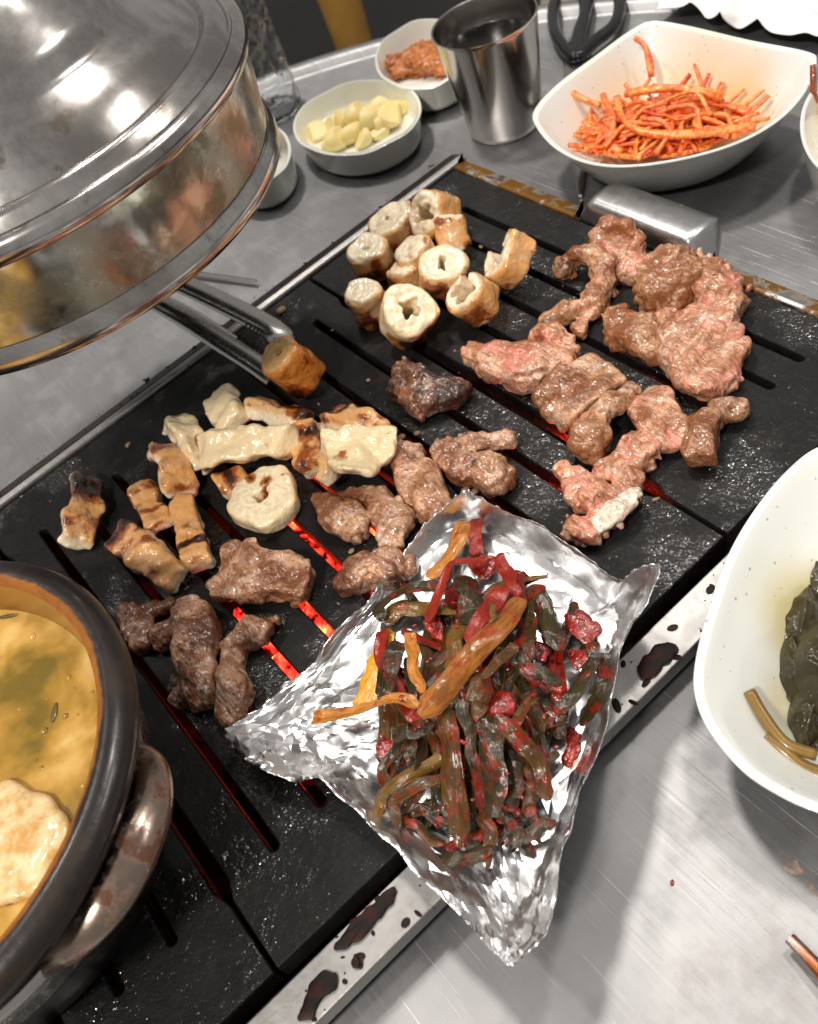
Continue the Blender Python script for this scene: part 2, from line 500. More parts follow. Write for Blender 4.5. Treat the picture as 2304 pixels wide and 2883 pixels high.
    # foil
    t = NT('foil'); t.val(Metallic=1.0, Base_Color=(.80, .80, .81, 1))
    st = t.attr('sauce'); n = t.noise(90, 5, .6); n2 = t.noise(240, 4, .6, w=2.)
    q = t.step(t.math('ADD', st, t.math('MULTIPLY', n, .7)), .80, .98)
    c = t.mix(q, (.87, .87, .88, 1), t.mix(t.step(n2, .35, .65), lin((196, 92, 22)), lin((150, 22, 10))))
    t.set('Base Color', c); t.set('Metallic', t.math('SUBTRACT', 1.0, t.math('MULTIPLY', q, .75)))
    t.set('Roughness', t.lerp(t.noise(60, 3, w=4.), .20, .36))
    t.bump(t.voro(130, None, 'F1'), .0007, .4)
    MT['foil'] = t.m

    # scallions
    def scal(name, a, b_, red):
        t = NT(name); t.val(Subsurface_Weight=.03, Subsurface_Radius=(.004, .002, .001), Coat_Weight=.75, Coat_Roughness=.11, Roughness=.5, Specular_IOR_Level=.15)
        fib = t.noise(1, 3, .6, t.coord((1, 1, 1), kind='UV'), rnd=True)
        st = t.noise(1, 3, .6, t.coord((14, 2, 1), kind='UV'), rnd=True, w=4.)
        n = t.noise(90, 5, .6, rnd=True, w=2.)
        c = t.mix(n, a, b_)
        c = t.mix(t.math('MULTIPLY', t.step(st, .45, .65), .55), c, tuple(v * .5 for v in a[:3]) + (1,))
        rr = t.step(t.noise(150, 5, .7, rnd=True, w=6.), 1 - red - .08, 1 - red + .16)
        c = t.mix(t.math('MULTIPLY', rr, .85), c, t.mix(t.noise(300, 3, w=3.), lin((112, 14, 2)), lin((168, 38, 8))))
        t.set('Base Color', c)
        b = t.bump(st, .0004, .8); b = t.bump(rr, .0003, .6, b); t.film(t.math('ADD', st, t.noise(150, 1, .5, rnd=True, w=21.)), .0005, .9)
        MT[name] = t.m
    scal('scallion_dark', lin((30, 25, 7)), lin((66, 54, 19)), .41)
    scal('scallion_brown', lin((64, 42, 12)), lin((102, 66, 22)), .42)
    scal('scallion_olive', lin((88, 65, 12)), lin((134, 95, 25)), .36)
    scal('scallion_amber', lin((122, 70, 18)), lin((172, 108, 40)), .41)
    scal('scallion_pale', lin((176, 106, 36)), lin((204, 138, 60)), .40)
    scal('scallion_red', lin((112, 16, 3)), lin((158, 38, 9)), .56)

    def paste(name, a, b_, rough=.2):
        t = NT(name); t.val(Subsurface_Weight=.04, Subsurface_Radius=(.004, .001, .0006), Coat_Weight=.6, Coat_Roughness=.16, Roughness=rough)
        n = t.noise(260, 5, .65, rnd=True)
        t.set('Base Color', t.mix(t.step(n, .35, .65), a, b_)); t.bump(t.noise(520, 2, .6, rnd=True, w=8.), .0007, .9); t.film(t.noise(420, 1, .5, rnd=True, w=21.), .0005, .9); MT[name] = t.m
    paste('pepper_paste', lin((104, 10, 2)), lin((164, 32, 7)))
    paste('radish', lin((216, 76, 18)), lin((242, 138, 54)), .34)
    paste('radish_red', lin((196, 50, 12)), lin((232, 100, 30)), .34)
    paste('radish_pale', lin((228, 96, 26)), lin((244, 158, 70)), .26)
    paste('soybean_paste', lin((156, 82, 24)), lin((206, 122, 46)), .35)
    paste('pickle_brown', lin((120, 44, 16)), lin((168, 74, 30)))
    t = NT('garlic'); t.val(Roughness=.38, Subsurface_Weight=.3, Subsurface_Radius=(.006, .005, .003))
    t.set('Base Color', t.mix(t.noise(70, 3, rnd=True), lin((240, 214, 136)), lin((248, 234, 180)))); t.bump(t.noise(260, 3), .0004, .5); MT['garlic'] = t.m
    t = NT('leaf'); t.val(Roughness=.42, Coat_Weight=.5, Coat_Roughness=.12, Specular_IOR_Level=.3)
    v = t.noise(1, 4, .6, t.coord((1, 1, 1), kind='UV'))
    vein = t.step(t.noise(110, 4, .6, dist=1.2), .58, .66)
    c = t.mix(t.noise(60, 5), lin((24, 20, 6)), lin((62, 52, 20)))
    c = t.mix(t.math('MULTIPLY', vein, .5), c, lin((92, 80, 34))); t.set('Base Color', c)
    t.bump(vein, .0008, .8); t.film(t.math('ADD', t.noise(200, 2, .5, w=4.), t.math('MULTIPLY', vein, .3)), .0022, .9); MT['leaf'] = t.m
    t = NT('stem'); t.val(Roughness=.34, Coat_Weight=.3); t.set('Base Color', t.mix(t.noise(90, 4, rnd=True), lin((104, 74, 22)), lin((144, 112, 48)))); MT['stem'] = t.m

    # earthen pot
    t = NT('pot_glaze'); t.val(Coat_Weight=.15, Coat_Roughness=.12)
    e = t.attr('edge'); n = t.noise(60, 5, .6); pits = t.step(t.noise(170, 2, .5, w=3.), .66, .72)
    c = t.mix(t.noise(24, 4), (.007, .006, .006, 1), (.024, .018, .016, 1))
    c = t.mix(t.step(t.noise(30, 6, .7, w=12.), .50, .62), c, (.030, .016, .009, 1))
    c = t.mix(t.math('MULTIPLY', pits, .8), c, (.004, .003, .003, 1))
    ew = t.step(t.math('ADD', e, t.math('MULTIPLY', t.math('SUBTRACT', n, .5), .9)), .38, .72)
    c = t.mix(ew, c, t.mix(t.noise(140, 4, w=5.), lin((112, 58, 14)), lin((184, 120, 50))))
    t.set('Base Color', c); t.set('Roughness', t.lerp(t.noise(30, 6, .7, w=12.), .16, .52)); t.bump(n, .0010, .6); MT['pot'] = t.m
    t = NT('pot_inside'); t.val(Roughness=.3, Coat_Weight=.5, Coat_Roughness=.1)
    t.set('Base Color', t.mix(t.noise(40, 5), lin((112, 74, 24)), lin((168, 120, 52)))); MT['pot_inside'] = t.m
    t = NT('soup'); t.val(Roughness=.10, Subsurface_Weight=.35, Subsurface_Radius=(.012, .006, .002), Coat_Weight=.5, Coat_Roughness=.04)
    n = t.noise(24, 4, .55, dist=.25); n2 = t.noise(60, 3, .5, w=4., dist=.2)
    c = t.ramp(n, (.36, lin((122, 100, 32))), (.46, lin((176, 136, 54))), (.54, lin((208, 164, 84))), (.64, lin((228, 198, 128))))
    c = t.mix(t.math('MULTIPLY', t.step(n2, .60, .72), .6), c, lin((100, 88, 24)))
    t.set('Base Color', c); t.bump(t.noise(30, 2, w=9.), .0012, .3); MT['soup'] = t.m
    t = NT('tofu'); t.val(Roughness=.32, Subsurface_Weight=.3, Subsurface_Radius=(.006, .005, .003), Coat_Weight=.4)
    n = t.noise(110, 5, .6)
    t.set('Base Color', t.mix(t.step(n, .42, .62), lin((240, 214, 164)), lin((216, 168, 96)))); t.bump(t.noise(150, 2, .5), .0012, .8); MT['tofu'] = t.m
    t = NT('greens'); t.val(Roughness=.3, Coat_Weight=.4); t.set('Base Color', t.mix(t.noise(80, 4, rnd=True), lin((84, 74, 18)), lin((120, 98, 30)))); MT['greens'] = t.m

    t = NT('water'); t.val(Roughness=.0, Transmission_Weight=1.0, IOR=1.33, Base_Color=(1, 1, 1, 1)); MT['water'] = t.m
    t = NT('bottle_plastic'); t.val(Roughness=.06, Transmission_Weight=1.0, IOR=1.45, Base_Color=(.96, .97, .97, 1))
    t.bump(t.voro(95, t.coord((1, 1, .8))), .0022, .8); MT['bottle'] = t.m
    t = NT('black_plastic'); t.val(Roughness=.25); t.set('Base Color', t.mix(t.noise(40), (.010, .010, .011, 1), (.020, .020, .021, 1))); MT['black'] = t.m
    t = NT('napkin'); t.val(Roughness=.9); t.set('Base Color', t.mix(t.noise(60, 4), lin((236, 230, 228)), lin((246, 242, 240)))); t.bump(t.noise(700, 3), .0004, .6); MT['napkin'] = t.m
    t = NT('navy_fabric'); t.val(Roughness=.85); t.set('Base Color', t.mix(t.noise(20, 5), (.0015, .003, .005, 1), (.004, .006, .010, 1))); t.bump(t.noise(30, 4), .01, .5); MT['navy'] = t.m
    t = NT('floor_stone'); t.val(Roughness=.6); t.set('Base Color', t.mix(t.noise(6, 6), (.010, .009, .008, 1), (.03, .027, .024, 1))); MT['floor'] = t.m
    t = NT('gold_vinyl'); t.val(Roughness=.45); t.set('Base Color', t.mix(t.noise(30, 5), lin((140, 100, 40)), lin((186, 142, 70)))); MT['gold'] = t.m
    t = NT('beige_vinyl'); t.val(Roughness=.6); t.set('Base Color', t.mix(t.noise(30, 5), lin((150, 140, 126)), lin((180, 170, 154)))); MT['beige'] = t.m
    t = NT('chopstick_steel'); t.val(Metallic=.9, Roughness=.28)
    t.set('Base Color', t.mix(t.step(t.noise(60, 4), .4, .6), (.55, .5, .46, 1), lin((170, 96, 60)))); MT['chop_stained'] = t.m
    t = NT('crumbs'); t.val(Roughness=.5); t.set('Base Color', t.mix(t.noise(300, 3), lin((92, 52, 30)), lin((186, 160, 130)))); MT['crumb'] = t.m
    t = NT('burnt_grease'); t.val(Roughness=.5, Specular_IOR_Level=.2); t.set('Base Color', t.mix(t.step(t.noise(200, 4), .4, .7), (.006, .004, .004, 1), lin((52, 16, 8)))); MT['burnt'] = t.m
    t = NT('sauce_film'); t.val(Roughness=.3)
    n = t.noise(160, 4, .65); t.set('Base Color', lin((186, 150, 120)) and t.mix(n, lin((176, 130, 96)), lin((190, 176, 164)))); t.set('Alpha', t.step(n, .42, .70)); MT['smear'] = t.m
    t = NT('yellow_oil'); t.val(Roughness=.15, Coat_Weight=.6); n = t.noise(400, 4)
    t.set('Base Color', t.mix(n, lin((190, 120, 6)), lin((232, 176, 40)))); t.bump(n, .0006, .8); MT['oil'] = t.m


mats()

# ------------------------------------------------------------------ table, floor
TC = (0.06, 0.33); TR = 0.585
GX0, GX1, GY0, GY1 = -0.215, 0.3325, 0.157, 0.509               # inside of the grill frame


def table():
    seg = 128; V = []; F = []
    hole = [(GX0 - .004, GY0 - .004), (GX1 + .004, GY0 - .004), (GX1 + .004, GY1 + .004), (GX0 - .004, GY1 + .004)]
    # inner square loop resampled by angle, then rings out to a rolled rim
    ring0 = []
    for j in range(seg):
        a = 2 * math.pi * j / seg; dx, dy = math.cos(a), math.sin(a)
        t = min(((hole[1][0] - TC[0]) / dx if dx > 0 else (hole[0][0] - TC[0]) / dx) if abs(dx) > 1e-9 else 9,
                ((hole[2][1] - TC[1]) / dy if dy > 0 else (hole[0][1] - TC[1]) / dy) if abs(dy) > 1e-9 else 9)
        ring0.append((TC[0] + dx * t, TC[1] + dy * t))
    prof = [(TR - .022, 0), (TR - .019, .0015), (TR - .016, .006), (TR - .010, .0085), (TR - .003, .007), (TR, .002), (TR, -.022), (TR - .006, -.026)]
    for x, y in ring0: V.append((x, y, -.012))
    for x, y in ring0: V.append((x, y, 0))
    for r, z in prof:
        for j in range(seg):
            a = 2 * math.pi * j / seg; V.append((TC[0] + r * math.cos(a), TC[1] + r * math.sin(a), z))
    for i in range(len(prof) + 1):
        for j in range(seg):
            a = i * seg + j; b = i * seg + (j + 1) % seg; F.append((a, b, b + seg, a + seg))
    o = mk('table', V, F, MT['table'], sharp=35)
    tag(o, 'round brushed steel table top with raised rolled edge', 'table', kind='structure')
    V, F = lathe([(.05, -.70), (.05, -.06), (.2, -.03)], (TC[0], TC[1], 0), 32)
    V, F = box((-3, -3, -.74), (4, 4, -.72))
    tag(mk('floor', V, F, MT['floor'], smooth=False), kind='structure')


table()

# ------------------------------------------------------------------ grill
GR = empty('charcoal_grill', (0.06, 0.333, 0))
tag(GR, 'rectangular table grill with black slotted plates and steel frame', 'grill')


def plate(x0, x1, slots, y0=.165, y1=.507, n0=False, n1=False):
    """slotted slab as a filled 2D curve: outline with half-slot notches along joints, rounded slots"""
    cu = bpy.data.curves.new('plate', 'CURVE'); cu.dimensions = '2D'; cu.fill_mode = 'BOTH'
    cu.extrude = .0055; cu.bevel_depth = .0009; cu.bevel_resolution = 1
    def poly(pts):
        s = cu.splines.new('POLY'); s.points.add(len(pts) - 1); s.use_cyclic_u = True
        for p, q in zip(s.points, pts): p.co = (q[0], q[1], 0, 1)
    ya, yb, d = .205, .466, .0028
    pts = [(x0, y0), (x1, y0)]
    if n1: pts += [(x1, ya - .006), (x1 - d, ya + .002), (x1 - d, yb - .002), (x1, yb + .006)]
    pts += [(x1, y1), (x0, y1)]
    if n0: pts += [(x0, yb + .006), (x0 + d, yb - .002), (x0 + d, ya + .002), (x0, ya - .006)]
    poly(pts)
    for sx in slots:
        r = .0033; q = []
        for k_ in range(9): a = math.pi + math.pi * k_ / 8; q.append((sx + r * math.cos(a), ya + r * math.sin(a)))
        for k_ in range(9): a = math.pi * k_ / 8; q.append((sx + r * math.cos(a), yb + r * math.sin(a)))
        poly(q)
    tmp = bpy.data.objects.new('tmp', cu); COL.objects.link(tmp)
    dg = bpy.context.evaluated_depsgraph_get(); me = bpy.data.meshes.new_from_object(tmp.evaluated_get(dg))
    bpy.data.objects.remove(tmp); bpy.data.curves.remove(cu)
    me.name = 'grill_plate'; me.materials.clear(); me.materials.append(MT['plate'])
    o = bpy.data.objects.new('grill_plate', me); COL.objects.link(o); o.parent = GR
    o.location = (-.06, -.333, PZ - .0064)
    return o


sp = .02655
plate(.1985, .3315, [.304, .281, .2555, .230], n0=True)
plate(-.0655, .1945, [.1715 - sp * i for i in range(9)], n0=True, n1=True)
plate(-.212, -.0695, [-.0945 - sp * i for i in range(5)], n1=True)


def frame_bar(name, pts_prof, a, b, axis, mat):
    """extrude a profile (offset, z) along x or y"""
    V = []
    for s in (a, b):
        for u, z in pts_prof: V.append((s, u, z) if axis == 'x' else (u, s, z))
    n = len(pts_prof); F = [(i, (i + 1) % n, n + (i + 1) % n, n + i) for i in range(n)]
    F += [tuple(range(n))[::-1], tuple(range(n, 2 * n))]
    o = mk(name, V, F, mat, parent=GR, smooth=False); bevel(o, .0009, 3); return o


frame_bar('frame_rail', [(.157, -.06), (.157, .0205), (.1385, .0185), (.1375, .012), (.1395, .012), (.1405, .0165), (.1545, .0185), (.1545, -.06)], -.232, .3455, 'x', MT['rim_steel'])
frame_bar('frame_rail', [(.5095, -.06), (.5095, .0205), (.5105, .0222), (.5145, .0230), (.5150, .0200), (.512, -.06)], -.232, .3455, 'x', MT['rim_steel'])
frame_bar('frame_rail', [(.5152, .0195), (.5152, .0226), (.5265, .0190), (.5275, .001), (.5255, .001), (.5245, .0165)], -.232, .3455, 'x', MT['rim_black'])
for (ya, yb) in ((.1572, .2885), (.391, .5094)):
    frame_bar('frame_rail', [(.3330, -.06), (.3330, .0205), (.3350, .0218), (.3445, .0195), (.3455, .001), (.3440, .001), (.3430, .0175), (.3350, -.06)], ya, yb, 'y', MT['rim_amber'])
frame_bar('frame_rail', [(-.2155, -.06), (-.2155, .0205), (-.228, .0195), (-.229, .001), (-.227, .001), (-.226, .0175), (-.2175, -.06)], .1572, .5094, 'y', MT['rim_black'])


def grill_handle():
    # raised sheet-metal grip bridging the gap in the far rail
    ys = np.linspace(.2865, .393, 41); V = []
    prof = [(.3335, 0), (.3338, .010), (.3360, .0150), (.3400, .0170), (.3560, .0165), (.3620, .0135), (.3640, .006), (.3642, .004), (.3615, .004), (.3595, .0115), (.3550, .0142), (.3410, .0148), (.3375, .0130), (.3360, .009), (.3358, 0)]
    n = len(prof)
    for y in ys:
        e = min(y - ys[0], ys[-1] - y); s = float(sstep(0, .016, np.array(e)))
        for x, z in prof: V.append((.3335 + (x - .3335) * (.38 + .62 * s), y, .0185 + z * s - .004 * (1 - s)))
    F = []
    for i in range(len(ys) - 1):
        for j in range(n):
            a = i * n + j; b = i * n + (j + 1) % n; F.append((a, a + n, b + n, b))
    F += [tuple(range(n)), tuple(range((len(ys) - 1) * n, len(ys) * n))[::-1]]
    mk('grip', V, F, MT['handle_steel'], parent=GR, sharp=40)
    V, F = box((.3337, .289, -.05), (.3350, .3905, .019))
    mk('back_wall', V, F, MT['soot'], parent=GR, smooth=False)


grill_handle()
V, F = box((GX0 + .003, GY0 + .002, -.088), (GX1 - .002, GY1 - .002, -.082)); mk('firebox_floor', V, F, MT['soot'], parent=GR, smooth=False)
for lo, hi in (((GX0 - .002, .158, -.082), (GX0 + .003, .508, .008)), ((GX1 - .003, .160, -.082), (GX1 - .0005, .507, .006)),
               ((GX0, .1575, -.082), (GX1, .1605, .004)), ((GX0, .506, -.082), (GX1, .5088, .004))):
    V, F = box(lo, hi); mk('firebox_wall', V, F, MT['soot'], parent=GR, smooth=False)


def charcoal():
    hot = [(.080, .385), (.078, .345), (.047, .350), (.046, .318), (.016, .345), (.014, .310), (.012, .282), (.062, .365), (.030, .330), (.096, .36)]
    spots = [(x, y, 0) for x, y in hot]
    for i in range(22):
        spots.append((-.17 + .46 * RNG.random(), .19 + .29 * RNG.random(), 1))
    spots += [(.205, .296, 0), (.176, .268, 0), (.16, .32, 1), (-.043, .25, 1), (.12, .33, 1), (.2, .25, 1)]
    # a coal lump: faceted, shared between alike coals
    protos = []
    for s in range(3):
        bm = bmesh.new(); bmesh.ops.create_icosphere(bm, subdivisions=2, radius=1)
        co = np.array([v.co for v in bm.verts]); d = 1 + .28 * noise(co, .8, 40 + s)
        for v, k_ in zip(bm.verts, d): v.co *= float(k_)
        me = bpy.data.meshes.new('charcoal'); bm.to_mesh(me); bm.free(); me.materials.append(MT['coal']); m2 = me.copy(); m2.materials[0] = MT['coal_dim']; protos.append((me, m2))
    for i, (x, y, dim) in enumerate(spots):
        o = bpy.data.objects.new('charcoal', protos[i % 3][dim]); COL.objects.link(o)
        o.location = (x, y, -.044 + .010 * RNG.random() - .020 * dim); o.scale = (.021 + .008 * RNG.random(), .015 + .005 * RNG.random(), .014)
        o.rotation_euler = (RNG.random() * .6, RNG.random() * .6, RNG.random() * 6.28)
        tag(o, 'ashen unlit charcoal lump in the dark fire box' if dim else 'glowing red charcoal lump under the slots of the grill', 'charcoal', 'charcoal lumps in the fire box')
charcoal()


def patch(name, pts, mat, label, z=None, h=.0006, cat='stain', group=None, zf=None):
    """thin raised spill: rounded blob from an outline in the photograph lying at height z"""
    W = np.array([P(x, y, z) for x, y in pts]); L = loop_spline(W, 72); c = L.mean(0)
    L[:, :2] += np.stack([noise(L, .003, 3), noise(L, .003, 4)], 1) * .0011
    V = [c + [0, 0, h]]; F = []
    rings = ((.55, h), (.85, h * .75), (1.0, 0.0))
    for s, hz in rings: V += [c + (q - c) * s + [0, 0, hz] for q in L]
    n = len(L)
    for j in range(n): F.append((0, 1 + j, 1 + (j + 1) % n))
    for r in range(2):
        for j in range(n):
            a = 1 + r * n + j; b = 1 + r * n + (j + 1) % n; F.append((a, a + n, b + n, b))
    V = np.array(V)
    if zf is not None: V[:, 2] += zf(V)
    o = mk(name, V, F, mat, loc=c); tag(o, label, cat, group); return o


zr = .0204
slope = lambda V: -(0.157 - V[:, 1]) * .108 + .0012
patch('burnt_spill', [(1345, 1400), (1380, 1360), (1420, 1355), (1425, 1375), (1390, 1410), (1352, 1428)], MT['burnt'], 'oval black burnt drip on the front rail right of the foil', zr, .0004, zf=slope)
patch('burnt_spill', [(700, 2000), (740, 1945), (800, 1890), (830, 1870), (828, 1895), (790, 1945), (750, 1985)], MT['burnt'], 'long dark burnt streak on the front rail below the foil', zr, .0004, zf=slope)
patch('burnt_spill', [(635, 2120), (650, 2080), (680, 2045), (712, 2050), (710, 2080), (680, 2100), (665, 2130), (645, 2150), (625, 2150)], MT['burnt'], 'two-lobed burnt drip nearest the bottom of the front rail', zr, .0004, zf=slope)
patch('burnt_spill', [(738, 2025), (745, 2008), (757, 2018), (754, 2035), (742, 2040)], MT['burnt'], 'small round burnt dot between streak and lobed drip on rail', zr, .0004, zf=slope)

patch('sauce_spot', [(1410, 1852), (1418, 1850), (1421, 1858), (1414, 1863), (1409, 1859)], MT['pepper_paste'], 'tiny red sauce drop on the bare table at lower right', .0002, .0005)
patch('sauce_smear', [(1640, 1795), (1665, 1800), (1700, 1840), (1735, 1880), (1722, 1895), (1690, 1860), (1655, 1825)], MT['smear'], 'pale orange sauce smear on the table right of the foil', .0002, .0001)


def specks():
    bm = bmesh.new(); r_ = random.Random(31)
    for i in range(170):
        if i % 3: x, y, z = r_.uniform(-.14, .30), .1385 + .018 * r_.random(), 0; z = .0205 - (.157 - y) * .108 + .0002
        else: x, y, z = r_.uniform(-.1, .33), .516 + .010 * r_.random(), .0218
        sz = .0003 + .0016 * r_.random() ** 4
        bmesh.ops.create_uvsphere(bm, u_segments=9, v_segments=5, radius=1, matrix=Matrix.Translation((x, y, z)) @ Matrix.Rotation(r_.random() * 6, 4, 'Z') @ Matrix.Diagonal((sz * r_.uniform(1, 2.4), sz, .0003, 1)))
    me = bpy.data.meshes.new('burnt_specks'); bm.to_mesh(me); bm.free(); me.materials.append(MT['burnt'])
    o = bpy.data.objects.new('burnt_specks', me); COL.objects.link(o); tag(o, 'tiny burnt grease specks on the grill frame', 'specks', kind='stuff')


specks()

# ------------------------------------------------------------------ food made of blended lumps
GROW = 1.12


def lump(name, label, strokes, mat, cat='meat', group=None, z0=PZ, flat=.62, k=.0035, amp=(.0018, .0009, .0005), sc=(.012, .0062, .0026),
         h=.00075, seed=None, char=None, blush=None, skin=None, sear=0.0, bottom=True, fold=0.0):
    """strokes: [(flat or None, '+'/'-', [(x, y, r_px[, z_mm]) ...])]; photo pixels met with each lump's own height"""
    seed = seed if seed is not None else zlib.crc32(label.encode()) % 1000
    segs = []; lo = np.array([9., 9, 9]); hi = -lo
    for fl, sg, pts in strokes:
        fl = (fl or flat) * .88; q = []
        for t in pts:
            x, y, r = t[:3]; r = r * (GROW if sg == '+' else 1)
            rm = px(r, P(x, y, z0 + .008)); zc = z0 + (t[3] * .001 if len(t) > 3 else rm * fl * .85)
            c = P(x, y, zc); q.append((c, rm))
            if sg == '+':
                e = np.array([rm, rm, rm * fl]) + .005
                lo = np.minimum(lo, c - e); hi = np.maximum(hi, c + e)
        if len(q) == 1: q = q * 2
        for a, b in zip(q[:-1], q[1:]): segs.append((fl, sg, a[0], b[0], a[1], b[1]))
    lo[2] = max(lo[2], z0 - .0015) if bottom else lo[2]
    G = grid(lo, hi, h)
    wp = G + np.stack([noise(G, .012, seed + 1), noise(G, .012, seed + 2), noise(G, .012, seed + 3)], -1) * .0016
    f = None
    for sg_ in ('+', '-'):
        for fl, sg, a, b, ra, rb in segs:
            if sg != sg_: continue
            S = np.array([1, 1, 1 / fl]); A = a * S; B = b * S; Q = wp * S - A; d = B - A
            t = np.clip((Q @ d) / (d @ d + 1e-12), 0, 1)
            E_ = Q - t[..., None] * d; pw = 3.0
            D = (((E_[..., 0] ** 2 + E_[..., 1] ** 2) ** (pw / 2) + np.abs(E_[..., 2]) ** pw) ** (1 / pw) - (ra + (rb - ra) * t)) * min(1, fl ** .5)
            if sg == '+': f = D if f is None else smin(f, D, k)
            else: f = smax(f, -D, k * .6)
    for s_, (a_, c_) in enumerate(zip(amp, sc)):
        nn = noise(G, c_, seed + 10 + s_)
        f = f + a_ * (nn if s_ != 1 else (1 - 2 * np.abs(nn)))
    an = (seed % 17) * .37; ca, sa = math.cos(an), math.sin(an)
    def crease(Q):
        u_ = (Q[..., 0] * ca + Q[..., 1] * sa) / .0085; v_ = (-Q[..., 0] * sa + Q[..., 1] * ca) / .032
        return noise(np.stack([u_ + .25 * noise(Q, .009, seed + 31), v_, Q[..., 2] / .014], -1), 1.0, seed + 30)
    rmin = min(min(q_[4], q_[5]) * min(1, q_[0]) for q_ in segs if q_[1] == '+')
    if fold: f = f + min(fold, .24 * rmin) * (1 - 3.0 * np.minimum(np.abs(crease(G)), .5))
    if bottom: f = smax(f, (z0 + .0002) - G[..., 2], .0006)
    V, Fq = surface_nets(f, lo, h)
    at = {}
    def field(lst):
        v = np.zeros(len(V))
        for x, y, r, s in lst or ():
            c = P(x, y, z0 + .010); rm = px(r, c)
            d = np.linalg.norm((V - c) * [1, 1, .5], axis=1) + noise(V, .004, seed + 5) * rm * .35
            v = np.maximum(v, s * (1 - sstep(rm * .55, rm * 1.15, d)))
        return v
    if skin is None:
        at['char'] = field(char); at['blush'] = field(blush)
        at['seam'] = sstep(.10, .02, np.abs(crease(V))) * .6 if fold else np.zeros(len(V))
        at['ridge'] = sstep(.28, .55, np.abs(crease(V))) * .55 if fold else np.zeros(len(V))
    else:
        zt = (V[:, 2] - V[:, 2].min()) / (np.ptp(V[:, 2]) + 1e-9)
        at['skin'] = np.clip(skin(V, zt), 0, 1); at['sear'] = field(char) + sear
    c0 = np.array([V[:, 0].mean(), V[:, 1].mean(), V[:, 2].min()])
    o = mk(name, V, Fq, mat, loc=c0, attrs=at)
    tag(o, label, cat, group)
    return o


GM = 'grilled meat pieces on the plate'
lump('meat_piece', 'upright folded pink meat flap beside the steel grip', [
    (1.5, '+', [(1258, 545, 16), (1262, 505, 15, 12), (1285, 478, 17, 16), (1325, 487, 17, 16), (1345, 505, 14, 14)]),
    (1.0, '+', [(1265, 540, 16), (1300, 530, 30, 9), (1330, 530, 24, 9)]),
    (.9, '+', [(1290, 572, 24), (1350, 565, 26), (1410, 540, 26)]),
    (1, '-', [(1305, 515, 20, 20), (1330, 515, 14, 20)])], MT['meat_pink'], group=GM, fold=.0030, blush=[(1265, 540, 26, .8), (1350, 560, 30, .9)], char=[(1300, 475, 22, .7), (1345, 492, 16, .8)])
lump('meat_piece', 'curled C-shaped meat strip left of the flap', [
    (1.3, '+', [(1195, 560, 22), (1215, 535, 17, 13), (1245, 535, 19, 13), (1272, 565, 20, 11), (1276, 600, 22), (1250, 632, 22), (1205, 655, 20), (1150, 678, 15)]),
    (1., '+', [(1238, 660, 18), (1220, 695, 17)]), (1, '-', [(1228, 580, 18, 16), (1215, 615, 16, 14)])], MT['meat_tan'], group=GM, fold=.0030, char=[(1150, 678, 26, .8), (1190, 560, 20, .7)], blush=[(1225, 690, 24, .9)])
lump('meat_piece', 'large shaggy meat piece with frayed pink right edge', [
    (.9, '+', [(1465, 560, 30), (1500, 600, 46), (1520, 650, 42), (1500, 700, 40)]), (.9, '+', [(1540, 590, 22), (1560, 640, 14)])], MT['meat_pink'], group=GM, fold=.0030,
    amp=(.0024, .0016, .0009), blush=[(1555, 610, 36, .7), (1540, 570, 30, .5)])
lump('meat_piece', 'round lumpy browned meat ball resting on the shaggy piece', [
    (.95, '+', [(1385, 590, 46, 14), (1420, 580, 46, 16), (1400, 620, 44, 13)]), (.9, '+', [(1400, 545, 28, 10)])], MT['meat_tan'], group=GM, fold=.0030, amp=(.002, .0014, .0007))
lump('meat_piece', 'small grey-brown meat lump between curled strip and cupped slab', [
    (.8, '+', [(1295, 672, 36), (1335, 705, 42), (1365, 745, 32)])], MT['meat_tan'], group=GM, fold=.0030)
lump('meat_piece', 'big cupped meat slab with shiny pale membrane hollow', [
    (.8, '+', [(1410, 680, 34), (1430, 740, 46), (1480, 790, 48), (1520, 800, 38)]), (.8, '+', [(1470, 680, 46), (1525, 730, 46)]),
    (.6, '-', [(1440, 690, 20, 19), (1490, 735, 26, 18)])], MT['meat_pink'], group=GM, fold=.0030)
lump('meat_piece', 'half raw piece with bright pink centre at left of the right heap', [
    (.85, '+', [(1002, 748, 27), (1050, 768, 38), (1110, 775, 44), (1165, 765, 42), (1192, 745, 32)]), (1, '+', [(1130, 710, 20), (1165, 698, 20, 12), (1195, 712, 14, 10)])],
    MT['meat_pink'], group=GM, fold=.0030, blush=[(1090, 775, 46, 1), (1150, 725, 26, .9), (1130, 760, 30, .9)])
lump('meat_piece', 'narrow browned strip ending in a lumpy ball with pink tear', [
    (.9, '+', [(1325, 815, 20, 12), (1290, 850, 24, 12), (1255, 890, 32), (1245, 925, 42)]), (.8, '+', [(1215, 895, 20)])], MT['meat_tan'], group=GM, fold=.0030,
    blush=[(1225, 880, 24, 1)], char=[(1320, 815, 24, .7), (1285, 855, 18, .5)])
lump('meat_piece', 'torn raw pink piece nearest the foil corner', [
    (.9, '+', [(1370, 925, 32), (1345, 960, 38), (1300, 985, 32)]), (.9, '+', [(1205, 1010, 34), (1235, 1050, 36), (1265, 1000, 26)]),
    (.8, '+', [(1215, 1120, 32), (1250, 1110, 30), (1300, 1050, 30), (1335, 1010, 26)]), (1, '-', [(1285, 1020, 8, 16), (1265, 1075, 8, 16)])],
    MT['meat_pink'], group=GM, fold=.0030, amp=(.0022, .0018, .001), blush=[(1250, 1080, 44, .6), (1350, 950, 50, .6), (1215, 1020, 40, .55)])
